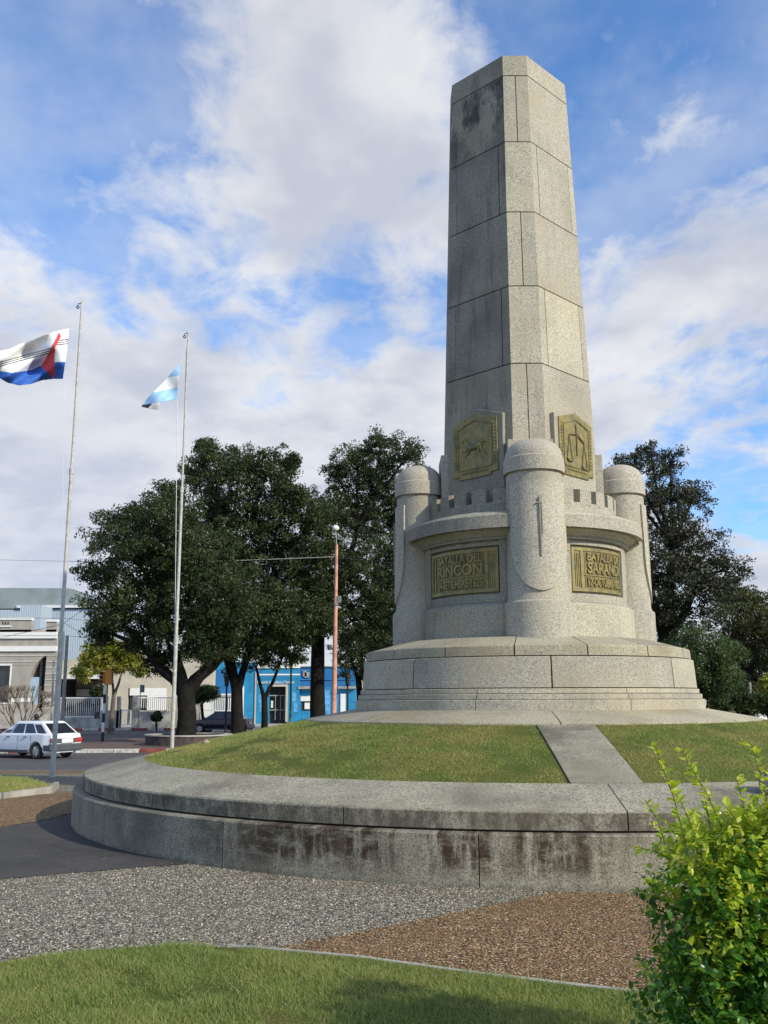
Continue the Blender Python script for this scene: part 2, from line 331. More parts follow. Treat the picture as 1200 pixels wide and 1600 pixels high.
M_GREENP = plain('olive_pole_paint', (.12, .14, .045), .6); M_FIX = plain('fixture_grey', (.20, .20, .19), .55, .2)
def m_corr():
    m, t, b = mat('corrugated_metal'); v = oco(t); wv = t.add('ShaderNodeTexWave', {'Vector': v, 'Scale': 1.3}, bands_direction='X')
    n = t.noise(v, .4, 5); c = t.mix(n, (.40, .47, .54), (.50, .56, .60)); c = t.mix(t.math('MULTIPLY', wv.outputs['Fac'], .35), c, (.32, .39, .46)); setc(t, b, c)
    b.inputs['Roughness'].default_value = .5; b.inputs['Metallic'].default_value = .1; bump(t, b, wv.outputs['Fac'], .6, .03); return m
M_CORR = m_corr(); M_ROOFG = plain('grey_green_roof', (.25, .29, .29), .6, .1, .15, .5)

# ================================================================== GROUND
def sheet(name, poly, m, dz, kind='structure', step=1.2, zf=G, thick=None):
    bm = bmesh.new(); vs = [bm.verts.new((x, y, 0)) for x, y in poly]; bm.faces.new(vs)
    xs = [p[0] for p in poly]; ys = [p[1] for p in poly]
    y = floor(min(ys)/step)*step+step
    while y < max(ys):
        bmesh.ops.bisect_plane(bm, geom=bm.verts[:]+bm.edges[:]+bm.faces[:], plane_co=(0, y, 0), plane_no=(0, 1, 0)); y += step
    bmesh.ops.triangulate(bm, faces=bm.faces[:])
    for v in bm.verts: v.co.z = zf(v.co.x, v.co.y)+dz
    bmesh.ops.recalc_face_normals(bm, faces=bm.faces[:])
    if thick:
        r = bmesh.ops.extrude_face_region(bm, geom=bm.faces[:])
        for e in r['geom']:
            if isinstance(e, bmesh.types.BMVert): e.co.z -= thick
        bmesh.ops.recalc_face_normals(bm, faces=bm.faces[:])
    me = bpy.data.meshes.new(name); bm.to_mesh(me); bm.free(); me.materials.append(m)
    o = bpy.data.objects.new(name, me); COL.objects.link(o)
    if kind: o['kind'] = kind
    return o
mb = MB(); ys = [-30, 0, 8] + [15+i*1.0 for i in range(24)] + [60, 100, 200, 600, 1500]; xs = [-1500, -300, -60, -20, 0, 20, 60, 300, 1500]
vs = [(x, y, G(x, y)) for y in ys for x in xs]; nx = len(xs)
mb.add(vs, [(j*nx+i, j*nx+i+1, (j+1)*nx+i+1, (j+1)*nx+i) for j in range(len(ys)-1) for i in range(nx-1)])
g = mb.build('ground', M_FARG); g['kind'] = 'structure'
sheet('pebble_paving', [(-30, -10), (30, -10), (30, 27.5), (-30, 27.5)], M_AGG, .004)
def wob(poly, amp=.03, n=14):
    out = []
    for i in range(len(poly)):
        a, b = poly[i], poly[(i+1) % len(poly)]
        for k in range(n): t = k/n; out.append((a[0]+(b[0]-a[0])*t+random.uniform(-amp, amp), a[1]+(b[1]-a[1])*t+random.uniform(-amp, amp)))
    return out
sheet('dark_ground_patch', wob([(-.2, 10.85), (-1.14, 10.41), (-2.48, 9.76), (-3.5, 9.21), (-9, 6.4), (-14, 6.4), (-14, 12), (-5.2, 12.1), (-4.9, 12.8), (-4.6, 13.6), (-4.4, 14.9), (0, 14)], .025), M_GPATCH, .008)  # uneven-edged sheet, darker than the paving around it
sheet('brown_path', [(-.84, 6.62), (-.01, 7.29), (1.44, 8.52), (2.09, 8.42), (6, 9.2), (12, 8.4), (12, 2.5), (1.7, 5.45), (1.41, 5.6), (.54, 5.98), (-.17, 6.36)], M_BRN, .008)
sheet('gravel_path', wob([(-4.4, 14.9), (-4.6, 13.6), (-4.9, 12.9), (-5.4, 12.3), (-14, 12.3), (-14, 15.5), (-6.4, 16.5), (-5.9, 17.6), (-5.3, 18.3), (-4.9, 17)], .05), M_BRN, .012)
sheet('kerb_path', [(-30, 26.0), (-3, 26.0), (-3, 27.8), (-30, 27.8)], M_BRN, .010)
sheet('road', [(-90, 27.8), (60, 27.8), (60, 42.2), (-90, 42.2)], M_RD, .004)
sheet('road_line', [(-30, 28.5), (-3, 28.5), (-3, 28.65), (-30, 28.65)], M_KERBW, .008)
sheet('traffic_island', [(-90, 42.2), (-8.5, 42.2), (-7, 47), (-7, 56), (-90, 56)], M_ISL, .10, thick=.3)
sheet('lawn', [(-6.8, 42.4), (60, 42.4), (60, 60), (-6.8, 60)], M_GB, .02)
sheet('back_road', [(-90, 56.2), (90, 56.2), (90, 72), (-90, 72)], M_RD, .004)
sheet('pavement', [(-90, 72.2), (90, 72.2), (90, 92), (-90, 92)], M_CONCG, .12, thick=.3)
# kerbs painted red and white
def kerb(x0, x1, y, n, h, nm, seq, lab):
    e = empty(nm, ((x0+x1)/2, y, G(0, y)), lab, 'kerb', None)
    for k in range(n):
        a = x0+(x1-x0)*k/n; b = x0+(x1-x0)*(k+1)/n; m_ = MB(); m_.bx(a+.015-(x0+x1)/2, b-.015-(x0+x1)/2, -.12, .12, -.1, h)
        m_.build('kerb_stone', M_RED if seq[k % len(seq)] else M_KERBW, e, bevel=.02)
kerb(-26, -8.2, 42.1, 16, .16, 'road_kerb', [0, 0, 0, 0, 1], 'red and white painted kerb of the traffic island')
kerb(-40, -9, 72.1, 26, .18, 'road_kerb', [1, 0], 'red and white painted kerb below the fence wall across the street')

# ---- grass blades helper
def blades(name, pts, h, w_, m, lab=None, lean=.45):
    n = len(pts); P = np.array(pts); a = RNG.uniform(0, 2*pi, n); H = h*RNG.uniform(.5, 1.25, n)*np.array([1+.35*sin(p[0]*6+3*sin(p[1]*4)) for p in pts])*(1+.9*(RNG.random(n) > .97)); W = w_*RNG.uniform(.7, 1.3, n)
    la = RNG.uniform(0, 2*pi, n); L = H*RNG.uniform(.1, lean*2, n)
    V = np.zeros((n, 3, 3)); V[:, 0] = P; V[:, 1] = P; V[:, 2] = P
    dx = np.cos(a)*W/2; dy = np.sin(a)*W/2
    V[:, 0, 0] -= dx; V[:, 0, 1] -= dy; V[:, 1, 0] += dx; V[:, 1, 1] += dy
    V[:, 2, 0] += np.cos(la)*L; V[:, 2, 1] += np.sin(la)*L; V[:, 2, 2] += H
    V[:, :2, 2] -= .003
    return rawmesh(name, V.reshape(-1, 3), n, 3, m, RNG.random(n)**2)
def rawmesh(name, V, nf, k, m, rnd, parent=None, mi=None):
    me = bpy.data.meshes.new(name); me.vertices.add(len(V)); me.vertices.foreach_set('co', np.asarray(V, dtype=np.float32).ravel())
    me.loops.add(nf*k); me.loops.foreach_set('vertex_index', np.arange(nf*k, dtype=np.int32))
    me.polygons.add(nf); me.polygons.foreach_set('loop_start', np.arange(0, nf*k, k, dtype=np.int32))
    me.polygons.foreach_set('loop_total', np.full(nf, k, dtype=np.int32))
    for mm in (m if isinstance(m, (list, tuple)) else [m]): me.materials.append(mm)
    if mi is not None: me.polygons.foreach_set('material_index', np.asarray(mi, dtype=np.int32))
    at_ = me.attributes.new('rnd', 'FLOAT', 'FACE'); at_.data.foreach_set('value', np.asarray(rnd, dtype=np.float32))
    me.update(calc_edges=True); me.validate()
    o = bpy.data.objects.new(name, me); COL.objects.link(o)
    if parent: o.parent = parent
    return o
def patchy(x, y): return .5*sin(x*2.3+1.7*sin(y*1.9+.5))+.35*sin(y*5.1+2*sin(x*3.7))+.3*sin(x*11+y*7+sin(y*13))
def inpoly(x, y, poly):
    c = False; j = len(poly)-1
    for i in range(len(poly)):
        if (poly[i][1] > y) != (poly[j][1] > y) and x < (poly[j][0]-poly[i][0])*(y-poly[i][1])/(poly[j][1]-poly[i][1])+poly[i][0]: c = not c
        j = i
    return c
# foreground lawn
FG = [(-6, 4.6), (-3.2, 5.9), (-2.35, 6.29), (-1.86, 6.58), (-1.36, 6.70), (-.84, 6.60), (-.17, 6.36), (.54, 5.98), (1.05, 5.75), (1.41, 5.6), (3.2, 4.9), (3.2, 2.2), (-6, 2.2)]
sheet('front_lawn', FG, M_GB, .03, step=.6)
pts = []
while len(pts) < 95000:
    x = random.uniform(-2.9, 2.6); y = 4.7+2.1*random.random()
    if abs(x) > .44*y+.35: continue
    if patchy(x*1.2, y*1.2) < random.uniform(-.95, -.25): continue
    if inpoly(x+random.gauss(0, .012), y+random.gauss(0, .012), FG): pts.append((x, y, .03))
tag(blades('grass', pts, .026, .0045, M_GRF, lean=.8), 'short green lawn grass in the foreground below the pebble paving', 'grass', kind='stuff')
# thin concrete edging along its right part
edg = [(-1.0, 6.66), (-.84, 6.62), (-.17, 6.38), (.54, 6.0), (1.05, 5.77), (1.41, 5.62), (2.2, 5.32), (3.2, 4.95)]
mb = MB()
for a, b in zip(edg[:-1], edg[1:]):
    an = atan2(b[1]-a[1], b[0]-a[0]); L = hypot(b[0]-a[0], b[1]-a[1]); mb.box(((a[0]+b[0])/2, (a[1]+b[1])/2, .012), (L-.004, .04, .05), an)
tag(mb.build('lawn_edging', M_CONC), 'thin concrete edging between the foreground lawn and brown gravel', 'edging')
# left lawn patch
LP = [(-6.39, 16.58), (-5.97, 17.67), (-6.2, 18.6), (-7.59, 21.01), (-8.5, 21.93), (-14, 23), (-14, 15.6), (-7.5, 16.2)]
sheet('side_lawn', LP, M_GB, .08, thick=.3)
pts = []
while len(pts) < 26000:
    x = random.uniform(-10, -5.9); y = random.uniform(15.8, 22.5)
    if inpoly(x, y, LP): pts.append((x, y, G(x, y)+.08))
tag(blades('grass', pts, .05, .009, M_GR), 'small raised patch of grass at the left edge by the flagpole', 'grass', kind='stuff')
mb = MB()
lpe = [(-10, 16.0), (-7.5, 16.15), (-6.35, 16.53), (-5.92, 17.67), (-6.15, 18.65)]
for a, b in zip(lpe[:-1], lpe[1:]):
    an = atan2(b[1]-a[1], b[0]-a[0]); L = hypot(b[0]-a[0], b[1]-a[1]); mb.box(((a[0]+b[0])/2, (a[1]+b[1])/2, .04), (L-.004, .08, .12), an)
tag(mb.build('lawn_edging', M_CONC), 'low edging round the raised grass patch at the left edge', 'edging')

# ================================================================== LOW CIRCULAR WALL + MOUND
A0 = -90.8
rw = empty('retaining_wall', (C.x, C.y, 0), 'low circular granite wall with dark stains round the grass mound', 'wall')
def uvcyl(o, R):
    me = o.data; uv = me.uv_layers.new(name='UVMap'); 
    for l in me.loops:
        p = me.vertices[l.vertex_index].co; uv.data[l.index].uv = (degrees(atan2(p.y, p.x)) % 360 * radians(R), p.z)
mb = MB()
for k in range(16):
    a = A0+11.25+22.5*k; gp = degrees(.005/6.66)
    mb.sweep([(6.3, -.3), (6.66, -.3), (6.66, .435), (6.645, .45), (6.3, .45)], a+gp, a+22.5-gp, 10)
o = mb.build('wall_face', M_WALL, rw, smooth=30); uvcyl(o, 6.66)
mb = MB()
for k in range(16):
    a = A0+22.5*k; gp = degrees(.006/6.5)
    mb.sweep([(5.72, .40), (6.50, .455), (6.54, .47), (6.54, .615), (6.525, .632), (5.74, .80)], a+gp, a+22.5-gp, 12)
mb.build('coping', M_COP, rw, smooth=30)
mb = MB(); mb.sweep([(5.78, .30), (6.49, .43), (6.49, .60), (5.78, .78)], 0, 360, 96, full=True); mb.build('joint_filler', M_JOINT, rw)
def zm(r):  # mound profile
    t = (r-3.42)/(5.74-3.42); return 1.295-(.50)*t+.012*sin(pi*t)
mb = MB(); rr = [3.3, 3.42]+[3.42+(5.74-3.42)*i/10 for i in range(1, 11)]+[5.76]
prof = [(r, zm(max(3.42, min(5.74, r)))-.012) for r in rr]
mb.sweep(prof, 0, 360, 120, closed=False, full=True, c=(C.x, C.y))
o = mb.build('mound_ground', M_GB, smooth=60); o['kind'] = 'structure'
pts = []
while len(pts) < 190000:
    a = radians(random.uniform(155, 385)); r = sqrt(random.uniform(3.43**2, 5.745**2))+(abs(random.gauss(0, .022)) if random.random() < .08 else 0); x = r*cos(a); y = r*sin(a)
    if y < 0 and -.40-.03*(r-3.4)+random.gauss(0, .008) < x < .33-.01*(r-3.4)+random.gauss(0, .008): continue
    if patchy(x, y) < random.uniform(-.75, -.15): continue
    pts.append((C.x+x, C.y+y, zm(r)-.012))
tag(blades('grass', pts, .019, .0055, M_GR, lean=1.0), 'mown green and yellowish grass covering the round mound', 'grass', kind='stuff')
mb = MB(); vs = []; NR = 12
for i in range(NR+1):
    r = 3.36+(5.715-3.36)*i/NR; t = i/NR; z = (zm(max(3.42, min(5.7, r)))+.003)
    for x in (-.38-.04*t, .31-.04*t): vs += [(C.x+x, C.y-sqrt(r*r-x*x*.9), z), (C.x+x, C.y-sqrt(r*r-x*x*.9), z-.1)]
fs = []
for i in range(NR): b_ = i*4; fs += [(b_, b_+2, b_+6, b_+4), (b_+1, b_+5, b_+7, b_+3), (b_, b_+4, b_+5, b_+1), (b_+2, b_+3, b_+7, b_+6)]
fs += [(0, 1, 3, 2), (NR*4, NR*4+2, NR*4+3, NR*4+1)]; mb.add(vs, fs)
tag(mb.build('stone_ramp', M_COP), 'straight stone ramp crossing the grass mound up to the monument', 'ramp')

# ================================================================== MONUMENT
mon = empty('monument', (C.x, C.y, 0), 'tall pale granite obelisk monument with four turrets on a round stepped base', 'monument')
def sectors(prof, a0, step, n, gap, R, seg=10, inner=None):
    m_ = MB()
    for k in range(n): gp = degrees(gap/2/R); m_.sweep(prof, a0+step*k+gp, a0+step*(k+1)-gp, seg)
    return m_
sectors([(2.2, 1.2), (3.42, 1.275), (3.42, 1.302), (3.41, 1.31), (2.2, 1.53)], -91.4, 45, 8, .014, 3, 18).build('paving_slab', M_SLAB, mon, smooth=30)
mb = MB(); mb.sweep([(.2, 1.1), (3.38, 1.1), (3.38, 1.285), (2.2, 1.50), (.2, 1.5)], 0, 360, 96, full=True); mb.build('joint_filler', M_JOINT, mon)
mb = MB()
for k in range(8):
    a = -112.5+45*k; gp = degrees(.004)
    mb.sweep([(2.2, 1.4), (2.65, 1.4), (2.65, 1.575), (2.64, 1.582), (2.60, 1.582), (2.612, 1.592), (2.612, 1.65), (2.602, 1.657), (2.56, 1.657), (2.575, 1.668), (2.575, 1.722), (2.565, 1.728), (2.2, 1.728)], a+.12, a+45-.12, 18)
mb.build('step', M_ST, mon, smooth=30)
sectors([(2.1, 1.738), (2.545, 1.738), (2.515, 2.145), (2.1, 2.145)], -135.5, 45, 8, .018, 2.52, 18).build('drum', M_ST, mon, smooth=30, bevel=.006)
sectors([(1.3, 2.160), (2.485, 2.160), (2.475, 2.285), (2.46, 2.30), (1.95, 2.44), (1.3, 2.48)], -123.8, 22.4 if False else 22.5, 16, .016, 2.2, 10).build('drum_cap', M_SLAB, mon, smooth=25)
mb = MB(); mb.sweep([(.2, 1.4), (2.46, 1.45), (2.50, 1.74), (2.47, 2.15), (2.44, 2.27), (1.9, 2.42), (.2, 2.45)], 0, 360, 96, full=True); mb.build('joint_filler', M_JOINT, mon)
# base blocks + curved walls between turrets
for q in range(4):
    ac = -45-90*q; wd = 'granite'
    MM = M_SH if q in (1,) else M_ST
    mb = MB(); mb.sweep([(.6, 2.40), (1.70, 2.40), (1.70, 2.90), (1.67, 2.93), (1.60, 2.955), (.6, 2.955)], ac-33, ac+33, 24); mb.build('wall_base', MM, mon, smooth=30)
    hf = {0: 20.5, 1: 23.5}.get(q, 21.5); pc = ac+(-6 if q == 0 else 1 if q == 1 else 0)
    mb = MB(); Rw = 1.605
    mb.sweep([(.6, 2.96), (1.535, 2.96), (1.535, 3.92), (.6, 3.92)], ac-33, ac+33, 24)
    mb.sweep([(1.54, 2.957), (Rw, 2.957), (Rw, 3.075), (1.54, 3.085)], ac-33, ac+33, 24)
    mb.sweep([(1.54, 3.775), (Rw, 3.785), (Rw, 3.83), (1.575, 3.835), (1.575, 3.925), (1.54, 3.925)], ac-33, ac+33, 24)
    mb.sweep([(1.54, 3.0), (Rw, 3.0), (Rw, 3.87), (1.54, 3.87)], ac-33, pc-hf-.9, 8)
    mb.sweep([(1.54, 3.0), (Rw, 3.0), (Rw, 3.87), (1.54, 3.87)], pc+hf+.9, ac+33, 8)
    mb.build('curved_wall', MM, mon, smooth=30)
    mb = MB()
    mb.sweep([(1.40, 3.86), (1.655, 3.862), (1.665, 3.885), (1.645, 3.895), (1.69, 3.94), (1.775, 3.985), (1.775, 4.01), (1.85, 4.012), (1.88, 3.992), (1.88, 4.175), (1.86, 4.20), (1.70, 4.27), (1.40, 4.32)], ac-34, ac+34, 30)
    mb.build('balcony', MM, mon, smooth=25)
    mb = MB(); mb.sweep([(1.36, 4.2), (1.50, 4.2), (1.50, 4.44), (1.36, 4.46)], ac-32, ac+32, 30)
    for k in range(5):
        c0 = ac+(k-2)*13.0; hw = 4.3 if k not in (0, 4) else 4.3
        mb.sweep([(1.35, 4.40), (1.505, 4.40), (1.505, 4.64), (1.35, 4.67)], c0-hw, c0+hw, 3)
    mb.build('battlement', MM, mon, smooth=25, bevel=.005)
    # bronze inscription plaque
    p = MB(); z0, z1 = 3.108, 3.752; R0 = 1.55
    p.sweep([(R0-.03, z0), (R0+.022, z0), (R0+.022, z1), (R0-.03, z1)], pc-hf, pc+hf, 24)
    Rb = R0+.022
    def bar(b0, b1, c0, c1, h=.016): p.sweep([(Rb-.003, c0), (Rb+h, c0), (Rb+h, c1), (Rb-.003, c1)], b0, b1, max(2, int((b1-b0)/1.5)))
    bar(pc-hf+.01, pc+hf-.01, z0+.002, z0+.05); bar(pc-hf+.01, pc+hf-.01, z1-.05, z1-.002); bar(pc-hf+.02, pc-hf+1.6, z0+.03, z1-.03); bar(pc+hf-1.6, pc+hf-.02, z0+.03, z1-.03)
    left_orn = q in (0, 3)
    if not left_orn: bar(pc-hf+3.6, pc-hf+4.6, z0+.03, z1-.03)
    b0 = pc-hf+5.4 if left_orn else pc+hf-7.2
    bar(b0, b0+1.6, z0+.03, z1-.03)
    for k in range(3):
        c0 = (pc-hf+2.2 if left_orn else b0+2.2)+k*1.05; bar(c0, c0+.45, z0+.08, z1-.08, .010)
    t0, t1 = (b0+2.6, pc+hf-2.4) if left_orn else (pc-hf+5.4, b0-.6)
    bar(t0, t1, z0+.235, z0+.25, .014)
    pl = p.build('plaque', M_BR, mon, smooth=30)
    p = MB(); p.sweep([(Rb-.01, z0+.05), (Rb+.004, z0+.05), (Rb+.004, z1-.05), (Rb-.01, z1-.05)], t0+.05, t1-.05, 20); p.build('inscription_field', M_BRF, pl, smooth=30)
    lines = {0: ['BATALLA DE', 'SARANDI', '12-OCTUBRE-1825'], 1: ['BATALLA DEL', 'RINCON', '24-SETIEMBRE-1825']}.get(q)
    if lines:
        for (txt, zz, hh) in ((lines[0], z0+.455, .12), (lines[1], z0+.270, .165), (lines[2], z0+.085, .125)):
            cu = bpy.data.curves.new('lettering', 'FONT'); cu.body = txt; cu.extrude = .5; cu.offset = .022
            to = bpy.data.objects.new('tmp', cu); COL.objects.link(to); dg = bpy.context.evaluated_depsgraph_get()
            me = bpy.data.meshes.new_from_object(to.evaluated_get(dg)); bpy.data.objects.remove(to)
            bm = bmesh.new(); bm.from_mesh(me)
            bmesh.ops.remove_doubles(bm, verts=bm.verts, dist=1e-4)
            xs_ = [v.co.x for v in bm.verts]; ys_ = [v.co.y for v in bm.verts]; xa, xb, ya, yb = min(xs_), max(xs_), min(ys_), max(ys_)
            for k in range(1, 30):
                bmesh.ops.bisect_plane(bm, geom=bm.verts[:]+bm.edges[:]+bm.faces[:], plane_co=(xa+(xb-xa)*k/30, 0, 0), plane_no=(1, 0, 0))
            for v in bm.verts:
                f = (v.co.x-xa)/(xb-xa); h_ = (v.co.y-ya)/(yb-ya); a = radians(t0+1.7+(t1-t0-2.6)*f); R_ = Rb+(.026 if v.co.z > 0 else -.004)
                v.co = (R_*cos(a), R_*sin(a), zz+hh*h_)
            bm.to_mesh(me); bm.free(); me.materials.clear(); me.materials.append(M_BR); me.name = 'lettering'
            lo = bpy.data.objects.new('lettering', me); COL.objects.link(lo); lo.parent = pl
# turrets
def turret(ang, rt_, R, dist=1.60, hw=60):
    a = radians(ang); cx_, cy_ = dist*cos(a), dist*sin(a); cc = (cx_, cy_)
    b = .055
    prof = [(.0, 2.35), (R+b, 2.35), (R+b, 2.89), (R+b-.005, 2.915), (R+b-.03, 2.935), (R+.012, 2.945), (R+.012, 2.96), (R, 2.985), (R-.012, 3.6), (R-.022, 4.76), (0, 4.76)]
    m_ = MB(); m_.sweep(prof, 0, 360, 64, c=cc, closed=False, full=True); t_ = m_.build('turret', M_ST, mon, smooth=25)
    m_ = MB(); dp = [(0, 4.76), (R-.04, 4.765), (R-.04, 4.80), (R+.004, 4.802), (R+.012, 4.79), (R+.008, 5.0), (R-.01, 5.015)]
    for k in range(1, 13): th = pi/2*k/12; dp.append(((R-.01)*cos(th)**.82, 5.015+(.30)*sin(th)**.92))
    m_.sweep(dp, 0, 360, 64, c=cc, closed=False, full=True); m_.build('dome', M_SHIELD, t_, smooth=40)
    # raised shield that wraps the outer face, ending in a point
    m_ = MB(); n = 48; vs = []; fs = []
    for i in range(n+1):
        d = -hw+2*hw*i/n; e = abs(d)/hw
        zl = 3.06+.07*e+.16*e*e+.50*max(0, 1-sqrt(max(0, 1-e**3)))
        for r_ in (R-.02, R+.026):
            for z in (zl, 4.62): vs.append((cx_+(r_-(.02 if z > 4 and r_ > R else 0))*cos(a+radians(d)), cy_+(r_-(.02 if z > 4 and r_ > R else 0))*sin(a+radians(d)), z))
    for i in range(n):
        b0 = i*4; b1 = b0+4
        fs += [(b0+2, b1+2, b1+3, b0+3), (b0, b1, b1+2, b0+2), (b0+1, b0+3, b1+3, b1+1)]
    fs += [(0, 2, 3, 1), (n*4, n*4+1, n*4+3, n*4+2)]
    m_.add(vs, fs); sh = m_.build('shield', M_SHIELD, t_, smooth=40)
    # sword relief
    m_ = MB(); P = lambda off, r_, z: (cx_+(R+r_)*cos(a+off/R), cy_+(R+r_)*sin(a+off/R), z)
    def vb(o0, o1, z0, z1, h=.038):
        vs = [P(o, r_, z) for z in (z0, z1) for r_ in (.0, h) for o in (o0, o1)]
        m_.add(vs, [(0, 1, 3, 2), (4, 6, 7, 5), (2, 3, 7, 6), (0, 4, 5, 1), (0, 2, 6, 4), (1, 5, 7, 3)])
    vb(-.010, .008, 3.54, 4.38); vb(.016, .026, 3.85, 4.30); vb(-.045, .03, 4.285, 4.30, .04)
    m_.build('sword', M_STD, sh)
    return t_
turret(-90.5, 1.6, .432); turret(0, 1.63, .382, 1.63, 49); turret(90, 1.6, .4); turret(180, 1.63, .382, 1.63, 49)
# obelisk
def OA(z): return 1.16-.0325*(z-6.7)
def OC(z): return .24-.0075*(z-6.7)
def octo(z, k=1.0):
    a, c = OA(z)*k, OC(z)*k
    return [(-c, -a), (c, -a), (a, -c), (a, c), (c, a), (-c, a), (-a, c), (-a, -c)]
ob = empty('obelisk', (0, 0, 0), None, None); ob.parent = mon; 
zs = [4.2, 5.40, 6.66, 7.95, 9.23, 10.49, 11.72, 12.10]
gz = .009
smb = {0: MB(), 1: MB()}
for ci in range(7):
    z0, z1 = zs[ci]+gz, zs[ci+1]-(gz if ci < 6 else 0)
    P0, P1, Q0, Q1 = octo(z0), octo(z1), octo(z0, .95), octo(z1, .95)
    even = (ci % 2 == 1)  # courses with a joint in the middle of the chamfer
    for f in range(8):
        cham = f % 2 == 0
        if ci == 6: sp = [0, 1]
        elif cham: sp = [0, .5, 1] if (ci in (1, 3, 5)) else [0, 1]
        else: sp = [0, 1] if ci in (1, 3, 5) else [0, .13, .88, 1]
        A, B = P0[f], P0[(f+1) % 8]; A1, B1 = P1[f], P1[(f+1) % 8]; a_, b_ = Q0[f], Q0[(f+1) % 8]; a1, b1 = Q1[f], Q1[(f+1) % 8]
        L = hypot(B[0]-A[0], B[1]-A[1]); lp = lambda p, q, t: (p[0]+(q[0]-p[0])*t, p[1]+(q[1]-p[1])*t)
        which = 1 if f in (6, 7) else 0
        for s0, s1 in zip(sp[:-1], sp[1:]):
            g0 = 0 if s0 == 0 else .007/L; g1 = 0 if s1 == 1 else .007/L
            vs = []
            for (p, q, z) in ((A, B, z0), (a_, b_, z0), (A1, B1, z1), (a1, b1, z1)):
                for t in (s0+g0, s1-g1): x, y = lp(p, q, t); vs.append((x, y, z))
            fs = [(0, 1, 5, 4), (0, 2, 3, 1), (4, 5, 7, 6)]
            if s0: fs.append((0, 4, 6, 2))
            if s1 != 1: fs.append((1, 3, 7, 5))
            smb[which].add(vs, fs)
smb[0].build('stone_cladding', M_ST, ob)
tag(smb[1].build('stone_cladding', M_STD, ob), 'darker stained cladding on the left side, shade included in its colour')
mb = MB(); b0, b1 = octo(4.2, .972), octo(12.09, .972)
mb.add([(x, y, 4.2) for x, y in b0]+[(x, y, 12.09) for x, y in b1], [(i, (i+1) % 8, 8+(i+1) % 8, 8+i) for i in range(8)]+[tuple(range(8, 16))])
mb.build('joint_filler', M_JOINT, ob)
mb = MB(); o8 = octo(12.1, .96); mb.add([(x, y, 12.095) for x, y in o8], [tuple(range(8))]); mb.build('top_stone', M_ST, ob)
# pilasters behind the domes
for ang in (-90, 0, 90, 180):
    a = radians(ang); m_ = MB(); fn = lambda t, z, d: (d*cos(a)-t*sin(a), d*sin(a)+t*cos(a), z)
    m_.prism([(-.36, 4.2), (.36, 4.2), (.34, 5.42), (-.34, 5.42)], fn, .8, 1.285); m_.build('pilaster', M_ST, ob, bevel=.008)
